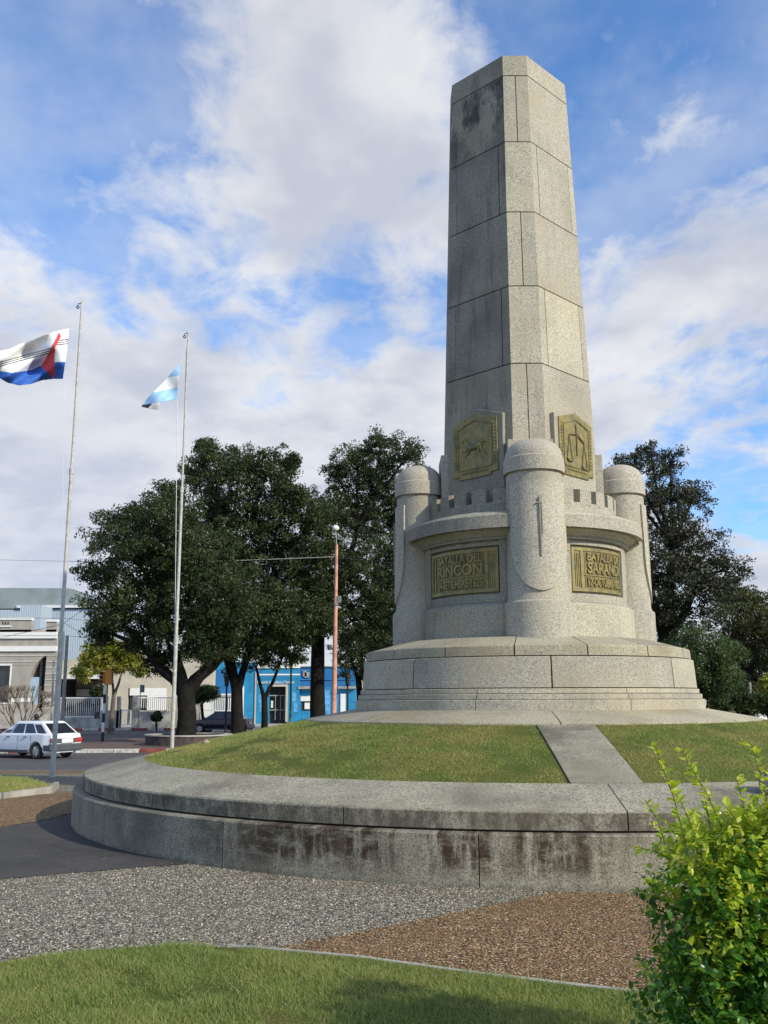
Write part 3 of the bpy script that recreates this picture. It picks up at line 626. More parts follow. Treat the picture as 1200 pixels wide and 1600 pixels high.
# upper plaques on the four broad faces
def facefn(ang):
    a = radians(ang); n_ = (cos(a), sin(a)); t_ = (-sin(a), cos(a))
    return lambda t, z, d: (n_[0]*d+t_[0]*t, n_[1]*d+t_[1]*t, z)
for i, ang in enumerate((-45, -135, 135, 45)):
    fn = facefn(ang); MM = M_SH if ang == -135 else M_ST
    m_ = MB(); m_.prism([(-.54, 4.30), (.54, 4.30), (.54, 5.885), (0, 6.055), (-.54, 5.885)], fn, .95, 1.095); fr = m_.build('plaque_surround', MM, mon, bevel=.008)
    m_ = MB(); outl = [(-.315, 4.945), (.315, 4.945), (.315, 4.995), (.445, 4.995), (.445, 5.835), (0, 5.97), (-.445, 5.835), (-.445, 4.995), (-.315, 4.995)]
    m_.prism(outl, fn, 1.085, 1.118)
    inn = [(-.33, 5.10), (.33, 5.10), (.33, 5.745), (0, 5.85), (-.33, 5.745)]
    for j in range(5):
        p0, p1 = Vector((*inn[j], 0)), Vector((*inn[(j+1) % 5], 0)); d = (p1-p0).normalized(); nn = Vector((d.y, -d.x, 0))*.016
        m_.prism([(p0.x, p0.y), (p1.x, p1.y), (p1.x+nn.x, p1.y+nn.y), (p0.x+nn.x, p0.y+nn.y)], fn, 1.112, 1.132+.0005*j)
    for j in range(12):   # leaf-like ornament round the border
        for (x_, z_) in ((-.385, 5.14+j*.056), (.385, 5.14+j*.056), (-.25+j*.045, 5.04)):
            c_ = fn(x_, z_, 1.118); m_.ell(c_, (.018, .018, .026), 6, 4)
    pq = m_.build('relief_plaque', M_BR, fr, bevel=.004)
    if ang in (-45, 135):   # pair of scales
        m_ = MB(); D = 1.128
        m_.tube([fn(.0, 5.28, D), fn(0, 5.76, D)], .012, 6); m_.tube([fn(-.20, 5.59, D), fn(0, 5.625, D+.01), (fn(.20, 5.515, D))], .011, 6)
        m_.tube([fn(-.02, 5.74, D), fn(.02, 5.80, D)], .012, 6)
        for s_, zt, zb in ((-.20, 5.59, 5.20), (.20, 5.515, 5.13)):
            m_.tube([fn(s_, zt, D), fn(s_-.07, zb, D)], .006, 5); m_.tube([fn(s_, zt, D), fn(s_+.07, zb, D)], .006, 5)
            m_.prism([(s_-.085, zb), (s_+.085, zb), (s_+.05, zb-.04), (s_-.05, zb-.04)], fn, 1.12, 1.145)
        m_.build('scales_relief', M_BRD, pq)
    else:                 # galloping horse
        m_ = MB(); D = 1.12
        def limb(pp, rr_):
            m_.tube([fn(x*1.0, z, D) for x, z in pp], rr_, 8)
        limb([(-.13, 5.45), (-.06, 5.43), (.03, 5.43), (.12, 5.45), (.15, 5.44)], [.035, .052, .045, .052, .03])
        limb([(-.12, 5.46), (-.17, 5.53), (-.19, 5.58)], [.045, .03, .024]); limb([(-.18, 5.59), (-.22, 5.565), (-.255, 5.54)], [.026, .02, .013])
        limb([(-.11, 5.43), (-.17, 5.39), (-.24, 5.40), (-.26, 5.37)], [.026, .018, .011, .009]); limb([(-.08, 5.42), (-.13, 5.34), (-.19, 5.31), (-.20, 5.28)], [.026, .018, .011, .009])
        limb([(.12, 5.43), (.14, 5.35), (.20, 5.31), (.24, 5.27)], [.036, .022, .012, .01]); limb([(.09, 5.42), (.07, 5.33), (.13, 5.27), (.15, 5.23)], [.034, .02, .012, .01])
        limb([(.15, 5.47), (.20, 5.50), (.25, 5.46), (.28, 5.40)], [.012, .018, .016, .006])
        m_.build('horse_relief', M_BR, pq, smooth=60)
# low floodlights on the coping at the right
for i, (u, v, lab) in enumerate([(1146, 1238, 'grey floodlight lying on the coping behind the bush, left one'), (1196, 1246, 'grey floodlight at the right edge on the coping, half hidden by the bush')]):
    e_ = at(u, v, 10.0); rr_ = Vector((e_.x-C.x, e_.y-C.y)); ra = 6.1; ang_ = atan2(rr_.y, rr_.x); px_, py_ = C.x+ra*cos(ang_), C.y+ra*sin(ang_)
    e = empty('floodlight', (px_, py_, .725), lab, 'floodlight', 'floodlights on the coping'); e.rotation_euler = (0, 0, ang_+pi/2+.9)
    m_ = MB(); m_.prism([(-.15, 0), (.16, 0), (.13, .06), (.02, .15), (-.12, .19), (-.16, .14)], lambda a, b, d: (a, d, b), -.14, .14); m_.build('housing', M_FIX, e, bevel=.02)
    m_ = MB(); m_.ell((-.13, 0, .21), (.035, .05, .03)); m_.build('knob', M_BLK, e)
    m_ = MB(); m_.bx(-.17, .17, -.05, .05, -.045, .004); m_.build('bracket', M_DKMET, e)

# ================================================================== FLAGPOLES AND FLAGS
def flagpole(base_uv, Y, top_uv, lab, r0, thin):
    b = at(base_uv[0], base_uv[1], Y); z0 = G(b.x, Y); t = at(top_uv[0], top_uv[1], Y)
    e = empty('flagpole', (b.x, Y, z0), lab, 'flagpole', 'flagpoles beside the monument'); L = t.z-z0
    lx = t.x-b.x
    def P(f): return (lx*f, 0, L*f)
    m_ = MB(); m_.tube([P(0), P(.28)], [r0, r0*.95], 12); m_.tube([P(.28), P(.285), P(.62)], [r0*.95, r0*.78, r0*.72], 12); m_.tube([P(.62), P(.625), P(1)], [r0*.72, r0*.58, r0*.42], 12)
    m_.tube([P(.274), P(.286)], [r0*1.2, r0*1.2], 12); m_.tube([P(.615), P(.627)], [r0*.95, r0*.95], 12)
    m_.build('pole', M_GALV, e, smooth=40)
    m_ = MB(); tx, tz = lx, L
    m_.tube([(tx, 0, tz-.03), (tx-.09, -.0, tz-.04), (tx-.10, 0, tz-.12)], .012, 6)
    m_.tube([(tx-.10+.035*cos(k*pi/6), 0, tz-.14+.035*sin(k*pi/6)) for k in range(13)], .014, 6); m_.build('pulley', M_DKMET, e)
    m_ = MB(); m_.tube([(tx, 0, tz), (tx, 0, tz+.10)], [.02, .002], 8); m_.build('finial', M_GALV, e)
    return e, b, z0, L, lx
e1, b1, z1_, L1, lx1 = flagpole((82, 1210), 23.6, (128, 472), 'tall steel flagpole at left flying the white, blue and red flag', .062, 1)
e2, b2, z2_, L2, lx2 = flagpole((268, 1180), 26.2, (294, 519), 'steel flagpole nearer the trees flying the light blue and white flag', .055, 1)
def rope(e, b, z0, pts, Y, r=.006):
    m_ = MB(); m_.tube([Vector(at(u, v, Y))-Vector((b.x, Y, z0)) for u, v in pts], r, 5); return m_.build('halyard', M_ROPE, e)
rope(e1, b1, z1_, [(122, 484), (112, 505), (107, 514)], 23.5); rope(e1, b1, z1_, [(98, 593), (98, 640), (96, 800), (90, 1000), (85, 1120)], 23.5, .004)
rope(e2, b2, z2_, [(290, 530), (284, 555), (281, 570)], 26.1, .007); rope(e2, b2, z2_, [(276, 624), (275, 700), (273, 900), (271, 1090)], 26.1, .009)
rope(e2, b2, z2_, [(289, 540), (283, 720), (275, 900), (268, 1080)], 26.0, .006)
# stub bracket on the second pole
m_ = MB(); m_.tube([Vector(at(266, 1004, 26.2))-Vector((b2.x, 26.2, z2_)), Vector(at(276, 1012, 26.2))-Vector((b2.x, 26.2, z2_))], .02, 6); m_.build('cleat', M_GALV, e2)
FW = plain('flag_white', (.78, .77, .76), .8, 0, .05, 5); FB = plain('flag_blue', (.03, .12, .46), .8, 0, .1, 5); FR = plain('flag_red', (.62, .05, .06), .8, 0, .1, 5)
FK = plain('flag_dark_line_fold', (.03, .03, .035), .8); FLB = plain('flag_light_blue', (.33, .55, .82), .8, 0, .05, 5)
def flag(name, lab, Y, outline, classify, mats, wave, cell=.7):
    us = [p[0] for p in outline]; vs_ = [p[1] for p in outline]; u0, u1, v0, v1 = min(us), max(us), min(vs_), max(vs_)
    nu, nv = int((u1-u0)/cell)+1, int((v1-v0)/cell)+1; mb = MB(); idx = {}
    def vert(i, j):
        if (i, j) not in idx:
            u, v = u0+i*cell, v0+j*cell; p = at(u, v, Y+wave(u, v)); idx[(i, j)] = len(mb.v); mb.v.append(tuple(p))
        return idx[(i, j)]
    for i in range(nu):
        for j in range(nv):
            u, v = u0+(i+.5)*cell, v0+(j+.5)*cell
            if inpoly(u, v, outline): mb.f.append((vert(i, j), vert(i+1, j), vert(i+1, j+1), vert(i, j+1))); mb.m.append(classify(u, v))
    o = mb.build(name, mats, smooth=180); s_ = o.modifiers.new('thickness', 'SOLIDIFY'); s_.thickness = .006; s_.offset = 0
    return tag(o, lab, 'flag')
def lerpy(pts, x):
    if x <= pts[0][0]: return pts[0][1]
    for a, b in zip(pts[:-1], pts[1:]):
        if x <= b[0]: return a[1]+(b[1]-a[1])*(x-a[0])/(b[0]-a[0])
    return pts[-1][1]
def cls1(u, v):
    if inpoly(u, v, [(92, 519), (95.5, 526), (86, 543), (85, 566), (85, 592), (64, 572), (80, 545)]): return 2
    if v > lerpy([(-80, 560), (-40, 575), (0, 580), (18, 582.5), (50, 578), (62, 572), (84, 566), (99, 565.5)], u): return 1
    c = lerpy([(-80, 585), (0, 569), (79, 548), (86, 536), (104, 534)], u)
    for k, h in ((-3.2, 1.0), (0, .9), (3.2, 1.0)):
        if abs(v-c-k) < h*.75: return 3
    return 0
out1 = [(108, 513), (104, 553), (98, 592), (85, 592), (66, 594), (48, 600), (30, 602), (12, 598), (0, 591), (-20, 585), (-45, 590), (-75, 600), (-72, 545), (-30, 550), (0, 548), (15, 545), (30, 538), (50, 532), (70, 523), (90, 517)]
flag('flag', 'large white flag with thin dark lines, red triangle and blue lower band', 23.45, out1, cls1, [FW, FB, FR, FK],
     lambda u, v: .30*sin((u*1.0-v*.55)/15.0)+.16*sin((u+v*1.5)/8.0)*(1-sm((u-60)/50))-.005*(108-u)+.12*sin(u/25))
def cls2(u, v):
    if v < lerpy([(262, 590), (279, 586.5)], u): return 0
    if v < lerpy([(238, 613.5), (278, 605)], u): return 1
    if v > lerpy([(221, 633), (250, 629), (276, 624)], u)-.3 and u < 251: return 1 if u > 230+(640-v)*.8 else 2  # dark corner colours in the shade under the fold
    return 0
out2 = [(281, 568), (279, 595), (276, 623), (250, 629), (248, 640), (238, 639.5), (221, 635.5), (222, 633), (228, 625), (240, 612), (255, 598), (265, 586)]
flag('flag', 'small light blue and white striped flag hanging on the second pole', 26.15, out2, cls2, [FLB, FW, FK],
     lambda u, v: .07*sin((u*1.0-v*.6)/9.0)+.04*sin((u+v)/5.0)-.003*(281-u), .5)

# ================================================================== TREES
def leaves(name, centres, n_each, spread, size, m, parent, droop=.0, asp=.5):
    N = len(centres)*n_each; cc = np.repeat(np.array([c[:3] for c in centres]), n_each, 0); sp = np.repeat(np.array([c[3] for c in centres]), n_each)*spread
    d = RNG.normal(size=(N, 3)); d /= np.linalg.norm(d, axis=1)[:, None]; r = RNG.random(N)**.5
    P = cc+d*(r*sp)[:, None]*np.array([1, 1, .7]); P[:, 2] -= droop*r*sp
    a = RNG.normal(size=(N, 3)); a[:, 2] -= droop*1.5; a /= np.linalg.norm(a, axis=1)[:, None]; b = np.cross(a, RNG.normal(size=(N, 3))); b /= np.linalg.norm(b, axis=1)[:, None]
    s = size*RNG.uniform(.6, 1.35, N); a *= s[:, None]; b *= (s*asp)[:, None]
    V = np.stack([P-a*.5, P+b*.5, P+a*.5, P-b*.5], 1).reshape(-1, 3)
    rn = np.repeat(RNG.random(len(centres)), n_each)*.6+RNG.random(N)*.4
    return rawmesh(name, V, N, 4, m, rn**1.5, parent)
def tree(lab, Y, base, trunk_r, forks, lobes, mleaf, dens=1.0, leaf=.17, n_each=72, mbark=None, cat='tree', name='tree', group=None, droop=.15, depth=1.0, zb=None, csize=.55, cluster_r=.62, asp=.42):
    """lobes: (u,v,radius_px); crown built as real spheres of twigs round depth Y"""
    pb = at(base[0], base[1], Y); z0 = G(pb.x, Y) if zb is None else zb; k = Y/F
    e = empty(name, (pb.x, Y, z0), lab, cat, group); rnd = random.Random(int(base[0]*7+Y))
    org = Vector((pb.x, Y, z0)); cen = []; L = []
    for (u, v, rp) in lobes:
        p = at(u, v, Y); off = rnd.uniform(-1, 1)*2.2*depth; R = rp*k
        c = Vector((p.x*(1+off/Y), Y+off, EYE+(p.z-EYE)*(1+off/Y)))-org; L.append((c, R))
        n = int(54*dens*max(.5, R*R/1.8))
        for i in range(n):
            d = Vector((rnd.gauss(0, 1), rnd.gauss(0, 1), rnd.gauss(0, 1))).normalized(); rr_ = R*(.35+.65*rnd.random()**.6)*rnd.uniform(.85, 1.12)
            q = c+Vector((d.x*rr_, d.y*rr_*1.05, d.z*rr_*.88))+Vector((rnd.gauss(0, .16), rnd.gauss(0, .16), rnd.gauss(0, .16)))*R
            if rnd.random() < .16: q = c+(q-c)*rnd.uniform(1.1, 1.4); cen.append((q.x, q.y, q.z, .3)); continue
            if q.z > .5: cen.append((q.x, q.y, q.z, rnd.uniform(.6, 1.2)*csize))
    m_ = MB(); f0 = Vector(at(forks[0][0], forks[0][1], Y))-org
    base_p = Vector((0, 0, -.1)); mid = base_p.lerp(f0, .5)+Vector((rnd.uniform(-.1, .1), 0, 0))*trunk_r*2
    m_.tube([base_p, Vector((0, 0, .25)), mid, f0], [trunk_r*1.35, trunk_r*1.05, trunk_r*.92, trunk_r*.85], 12)
    for fk in forks[1:]:
        tp = Vector(at(fk[0], fk[1], Y))-org+Vector((0, rnd.uniform(-.8, .8)*depth, 0)); md = f0.lerp(tp, .5)+Vector((0, 0, -.10*(tp-f0).length))
        m_.tube([f0-Vector((0, 0, trunk_r)), f0.lerp(md, .5)+Vector((0, 0, -.03)), md, tp], [trunk_r*.7, trunk_r*.55, trunk_r*.48, trunk_r*.3], 9)
    ends = [Vector(at(fk[0], fk[1], Y))-org for fk in forks]
    for c, R in L:
        s = min(ends, key=lambda q: (q-c).length); md = s.lerp(c, .55)+Vector((rnd.uniform(-.3, .3), rnd.uniform(-.3, .3), rnd.uniform(-.2, .3)))*R*.5
        m_.tube([s, md, c], [trunk_r*.28, trunk_r*.2, trunk_r*.09], 6)
        for i in range(5):
            d = Vector((rnd.gauss(0, 1), rnd.gauss(0, 1), rnd.gauss(.3, 1))).normalized(); m_.tube([c.lerp(md, .3), c+d*R*.45+Vector((0, 0, .1*R)), c+d*R*.95], [trunk_r*.09, trunk_r*.06, trunk_r*.02], 5)
    m_.build('trunk', mbark or M_BARK, e, smooth=50)
    leaves('crown', cen, n_each, 1.0, leaf, mleaf, e, droop, asp)
    return e
tree('large dark tree with spreading limbs in the brick planter, leftmost of the big trees', 48, (290, 1150), .50, [(290, 1072), (222, 1010), (262, 960), (345, 1010), (372, 985)],
     [(178, 832, 44), (158, 888, 32), (172, 950, 42), (158, 985, 24), (215, 800, 34), (262, 800, 44), (232, 870, 66), (222, 950, 58), (295, 870, 70), (290, 960, 72), (252, 1028, 26), (225, 1000, 30), (330, 1000, 40), (270, 770, 30), (350, 930, 60)], M_LF_DK, 1.15)
tree('dark tree with a forked trunk between the planter and the old lamp', 53, (372, 1142), .36, [(370, 1075), (345, 1010), (355, 950), (392, 1000), (405, 960)],
     [(338, 730, 40), (375, 725, 36), (418, 735, 42), (450, 760, 28), (325, 790, 50), (385, 800, 62), (440, 815, 50), (340, 870, 60), (410, 890, 70), (465, 880, 44), (400, 970, 62), (345, 960, 50), (450, 965, 44), (305, 735, 24), (468, 775, 16), (370, 1015, 28), (492, 800, 28), (498, 850, 34), (490, 915, 36), (505, 960, 30), (320, 700, 14), (455, 720, 12)], M_LF_DK, 1.1)
tree('tall dark tree with a thick straight trunk just left of the monument', 58, (497, 1135), .46, [(497, 990), (480, 900), (535, 900), (560, 820)],
     [(596, 700, 28), (640, 706, 24), (560, 722, 34), (600, 745, 44), (540, 775, 36), (520, 810, 40), (585, 810, 54), (635, 790, 36), (510, 880, 50), (575, 890, 58), (630, 870, 40), (500, 955, 42), (560, 965, 50), (610, 950, 40), (655, 740, 18), (525, 735, 18), (645, 850, 34)], M_LF_DK, 1.1)
tree('slender dark tree with a V fork in front of the blue office entrance', 56, (413, 1135), .20, [(413, 1088), (402, 1040), (440, 1030)],
     [(420, 1010, 34), (455, 1015, 26), (470, 975, 34), (400, 1020, 24), (445, 990, 34), (480, 940, 30)], M_LF_MD, 1.0, csize=.45)
tree('thin dark tree beside the salmon pole, left of the monument drum', 62, (566, 1130), .22, [(560, 1060), (545, 1010), (590, 1000)],
     [(545, 1020, 28), (585, 1025, 36), (605, 985, 40), (560, 985, 36), (612, 1040, 26), (590, 1065, 18)], M_LF_MD, 1.0)
tree('thin leaning tree partly behind the monument drum on its left', 66, (603, 1130), .28, [(602, 1050), (590, 980), (625, 980)],
     [(605, 1000, 30), (630, 980, 36), (640, 920, 40), (600, 930, 40)], M_LF_MD, .8)
tree('tall reddish dark tree with airy branches right of the monument', 52, (1040, 1130), .45, [(1040, 1000), (1010, 880), (1050, 850), (1090, 900)],
     [(985, 722, 22), (1018, 716, 26), (1048, 722, 22), (1085, 775, 26), (1065, 768, 24), (1030, 765, 32), (1000, 790, 40), (1060, 825, 42), (1100, 870, 40), (1138, 890, 24), (1150, 925, 18), (1040, 870, 54), (1085, 930, 56), (1020, 930, 50), (1120, 925, 36), (990, 860, 40), (1040, 960, 46)], M_LF_RD, .85, csize=.55, leaf=.17)
tree('rounded grey green pepper tree right of the monument base', 42, (1085, 1120), .22, [(1088, 1062), (1070, 1020), (1115, 1020)],
     [(1090, 1000, 32), (1062, 1010, 28), (1120, 1010, 32), (1090, 1040, 34), (1130, 1040, 24), (1058, 1042, 22), (1145, 1015, 18), (1105, 1025, 40), (1075, 1062, 20), (1112, 1066, 22), (1140, 1062, 18)], M_LF_PP, 1.7, leaf=.12, droop=.7, csize=.42, depth=.5, n_each=55)
tree('broad olive green tree at the right edge of the view', 47, (1166, 1118), .30, [(1166, 1055), (1150, 1010), (1195, 1000)],
     [(1150, 955, 28), (1185, 955, 36), (1160, 1000, 42), (1200, 1000, 50), (1235, 980, 56), (1180, 1040, 38), (1225, 1050, 46), (1145, 985, 26), (1260, 930, 50), (1170, 930, 18), (1150, 1075, 26), (1185, 1082, 26), (1215, 1085, 28)], M_LF_OL, 1.5, leaf=.13, droop=.7, csize=.46, depth=.6, n_each=55)
tree('small yellow green street tree in front of the fence wall', 66, (172, 1142), .17, [(178, 1085), (172, 1040), (190, 1045)],
     [(150, 1018, 17), (172, 1010, 17), (196, 1022, 17), (208, 1036, 13), (136, 1036, 12), (180, 1035, 18), (158, 1038, 14), (128, 1052, 9), (218, 1046, 9), (140, 1026, 13), (205, 1022, 13), (190, 1010, 12), (165, 1028, 14)], M_LF_YL, 1.5, leaf=.26, mbark=M_BARKL, csize=.45, n_each=18, depth=.5)
tree('small dark bushy tree in front of the fence wall by the planter', 68, (318, 1135), .12, [(315, 1100), (325, 1085)], [(318, 1083, 12), (305, 1090, 8), (330, 1082, 9)], M_LF_MD, 2.2, leaf=.14, csize=.35, depth=.3)
# bare tree behind the car
e = empty('bare_tree', (at(30, 1120, 46).x, 46, -.5), 'leafless many stemmed small tree behind the white car', 'tree')
m_ = MB(); rb = random.Random(5)
def br(p, d, L, r, lv):
    q = p+d*L*.5+Vector((rb.uniform(-.05, .05), rb.uniform(-.05, .05), 0)); s = q+(d+Vector((rb.uniform(-.2, .2), rb.uniform(-.2, .2), .15))).normalized()*L*.5
    m_.tube([p, q, s], [r, r*.8, r*.62], 5)
    if lv:
        for k in range(3 if lv > 1 else 4):
            nd = (d+Vector((rb.uniform(-.6, .6), rb.uniform(-.5, .5), rb.uniform(.0, .35)))).normalized(); br(s, nd, L*.72, r*.6, lv-1)
for d in ((-.55, .1, 1), (-.1, -.2, 1), (.3, .2, 1), (.7, -.1, .9), (.1, .3, 1)): br(Vector((0, 0, 0)), Vector(d).normalized(), 1.02, .055, 4)
m_.build('trunk', M_BARKL, e, smooth=60)
# distant tree line
far = [((-420, 1085), 100), ((640, 1085), 120), ((720, 1088), 115), ((820, 1085), 118), ((930, 1083), 116), ((1010, 1085), 112), ((1080, 1084), 120), ((1160, 1084), 115), ((1250, 1080), 110), ((560, 1085), 130), ((440, 1082), 135)]
FL = ['far dark tree left of the car, outside the houses', 'far tree behind the monument drum, left part', 'far tree behind the monument drum, second from left', 'far tree hidden behind the middle of the drum', 'far tree behind the right part of the drum', 'far tree behind the foot of the reddish tree', 'far tree seen under the pepper tree', 'far tree behind the olive tree trunk', 'far tree past the right edge of the view', 'far tree behind the blue office roof end', 'far tree behind the blue office roof']
for i, ((u, v), Y) in enumerate(far):
    if i in (0, 2, 3, 4): continue
    tree(FL[i], Y, (u, 1112), .3, [(u, 1092)], [(u-14, 1072, 20), (u+16, 1070, 22), (u, 1058, 20)], M_LF_OL, .7, leaf=.35, group='trees beyond the far street', csize=.9, n_each=36, depth=.6)

# ================================================================== STREET, BUILDINGS
def X(u, v, Y): p = at(u, v, Y); return p.x, p.z
def pbox(mb, u0, v0, u1, v1, Y, dep, org, mat=0, proud=0):
    x0, z1 = X(u0, v0, Y); x1, _ = X(u1, v0, Y); _, z0 = X((u0+u1)/2, v1, Y); _, z1 = X((u0+u1)/2, v0, Y)
    mb.bx(x0-org[0], x1-org[0], -proud+Y-org[1], dep+Y-org[1], z0-org[2], z1-org[2], mat)
def part(nm, m, e, rects, Y, dep, proud=0, bevel=0):
    if len(rects) > 1 and nm in ('pale_base_band', 'painted_figure', 'parapet_opening', 'ledge', 'bar', 'white_band', 'door', 'window', 'emblem', 'pale_line', 'parapet', 'parapet_cap', 'porch_side'):
        return [part(nm, m, e, [r], Y, dep, proud, bevel) for r in rects][0]
    org = tuple(e['org']); mb = MB()
    for r in rects: pbox(mb, *r, Y, dep, org, 0, proud)
    return mb.build(nm, m, e, bevel=bevel)
def bld(nm, lab, cat, u, Y, z=-.48):
    x = X(u, 1120, Y)[0]; e = empty(nm, (x, Y, z), lab, cat); e['org'] = (x, Y, z); return e
GB = 1150  # px row safely below ground for walls at these depths
M_PLN = plain('pale_trim', (.62, .58, .50), .8)
# grey beige corner building with the sail shaped doorway
Y = 79; e = bld('corner_building', 'taupe building with white bands and a sail shaped doorway behind the car', 'building', 20, Y)
sail = [(73, 1024), (66, 1028), (59, 1035), (52, 1046), (47.5, 1057), (45, 1070), (46, 1085), (52, 1100), (58, 1106), (65, 1113.5), (68, 1090), (70.5, 1057)]
win = (-40, 1040, 17, 1098)
bm = MB()
# wall made of horizontal courses, cut round the window and sail
def cutspan(v0, v1):
    vm = (v0+v1)/2; spans = [(-160, 89)]
    holes = []
    if win[1] < vm < win[3]: holes.append((win[0], win[2]))
    xs_ = []
    for i in range(len(sail)):
        a, b = sail[i], sail[(i+1) % len(sail)]
        if (a[1] > vm) != (b[1] > vm): xs_.append(a[0]+(b[0]-a[0])*(vm-a[1])/(b[1]-a[1]))
    if len(xs_) >= 2: holes.append((min(xs_), max(xs_)))
    out = []; cur = -160
    for h in sorted(holes): out.append((cur, h[0])); cur = h[1]
    out.append((cur, 89)); return [s for s in out if s[1]-s[0] > .3]
v = 984.0; org = e['org']; grooves = [1025, 1034, 1043, 1053, 1062, 1071, 1080, 1090, 1107, 1117]
while v < 1152:
    st = 1.0
    g_ = any(abs(v+.5-gg) < .55 for gg in grooves)
    for s0, s1 in cutspan(v, v+st): pbox(bm, s0, v, s1, v+st+.02, Y, .6, org, 0, 0)
    v += st
bm.build('wall', M_GREYP, e)
part('white_band', M_WHITE, e, [(-160, 988, 89.6, 998), (-160, 1010, 89.4, 1018)], Y, .1, .16)
part('pale_line', M_PLN, e, [(-160, gg-.8, s1 if s1 < 46 else s1, gg+.3) for gg in grooves[:-2] for s0, s1 in cutspan(gg-.5, gg+.5)[:1]]+[(cutspan(gg-.5, gg+.5)[-1][0], gg-.8, 89.2, gg+.3) for gg in grooves if len(cutspan(gg-.5, gg+.5)) > 1], Y, .1, .05)
part('pale_base_band', M_WHITE, e, [(18, 1091, 47, 1097), (68.5, 1091, 89.2, 1097)], Y, .1, .035)
part('parapet', M_GREYP, e, [(-160, 968, 50, 988), (73, 971, 89, 988)], Y, .5, 0)
part('parapet_cap', M_WHITE, e, [(-160, 965, 50.5, 969), (72.5, 968, 89.5, 971.5), (-160, 978, 18, 980)], Y, .5, .1)
part('parapet_opening', M_DARK, e, [(4, 972, 6, 976), (8, 972, 10, 976), (12, 972, 14, 976)], Y, .1, .02)
part('side_wall', M_GREYP, e, [(-160, 985, 88, 1152)], Y+8, .3, 0)
wf = part('window', M_WHITE, e, [(-42, 1037.5, 18.6, 1040), (-42, 1098, 18.6, 1100), (16.6, 1040, 18.6, 1098)], Y, .2, .05); part('glass', M_GLASS, e, [win], Y+.35, .1)
dr = part('doorway_recess', M_DARK, e, [(40, 1018, 76, 1118)], Y+.62, .1); part('blue_panel', M_LBLUE, e, [(46, 1058, 64, 1106)], Y+.35, .1)
part('door_frame_strip', M_DARK, e, [(64.2, 1024, 67.5, 1113)], Y+.3, .1)
part('plinth', M_CONCG, e, [(-160, 1117.5, 89.3, 1152)], Y, .1, .04)
# metal hangar behind
Y = 104; e = bld('metal_hangar', 'large blue grey corrugated hangar with a curved roof behind the houses', 'building', 60, Y)
part('wall', M_CORR, e, [(-160, 951, 152, 1045)], Y, 14)
m_ = MB(); prof = []
for (u, v) in [(-160, 918), (105, 919), (115, 920.5), (126, 925), (136, 932), (144, 940), (151, 950)]: x, z = X(u, v, Y); prof.append((x-e['org'][0], z-e['org'][2]))
prof = prof+[(prof[-1][0], prof[-1][1]-.15), (prof[0][0], prof[-1][1]-.15)]
m_.prism(prof, lambda a, b, d: (a, d, b), 0, 14.5); m_.build('roof', M_ROOFG, e)
part('eave', M_WMET, e, [(28, 946, 152.5, 950)], Y, .3, .35)
part('roof_box', M_CORR, e, [(32, 945.5, 64, 985)], Y-5, 3.5); 
# modern house with a deep white canopy
Y = 85; e = bld('canopy_house', 'low beige house with a wide white canopy over a dark porch', 'house', 150, Y)
part('wall', M_BEIGE, e, [(90, 1030, 169.5, 1055), (160, 1061, 169.5, 1150)], Y, 6); part('canopy', M_WHITE, e, [(90, 1055.2, 168, 1061)], Y, .5, 1.2)
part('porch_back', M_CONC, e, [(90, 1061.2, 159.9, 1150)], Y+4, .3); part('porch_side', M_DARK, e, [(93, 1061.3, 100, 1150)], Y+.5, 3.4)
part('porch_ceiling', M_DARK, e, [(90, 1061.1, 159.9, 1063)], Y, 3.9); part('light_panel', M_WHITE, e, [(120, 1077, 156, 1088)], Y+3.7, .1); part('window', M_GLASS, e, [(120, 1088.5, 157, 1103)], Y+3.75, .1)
part('notice', M_AMB, e, [(123, 1090, 129, 1095)], Y+3.55, .05); part('poster', M_WHITE, e, [(143, 1091, 149, 1099)], Y+3.55, .05)
# beige house with white door
Y = 85; e = bld('beige_house', 'plain beige house with white framed glazed doors behind the fence', 'house', 240, Y)
part('wall', M_BEIGE, e, [(169.6, 1020, 203, 1150), (203, 1020, 260, 1074.8), (260, 1020, 334.8, 1150), (203, 1110, 260, 1150)], Y, 6)
part('door_surround', M_WHITE, e, [(203.2, 1075, 260, 1086.5), (230.5, 1086.7, 260, 1109.8)], Y, .2, .05)
dd = part('door', M_DARK, e, [(203.3, 1086.7, 208, 1109.8), (214, 1086.7, 230.3, 1109.8)], Y+.15, .2)
part('door_leaf', M_WHITE, e, [(208.1, 1086.8, 213.9, 1109.7)], Y+.1, .15)
part('door_grille', M_WMET, e, [(214.4, 1088.6, 230, 1089.6)]+[(u, 1091, u+1.2, 1106) for u in (216.5, 220.5, 224.5, 227.8)], Y+.05, .05)
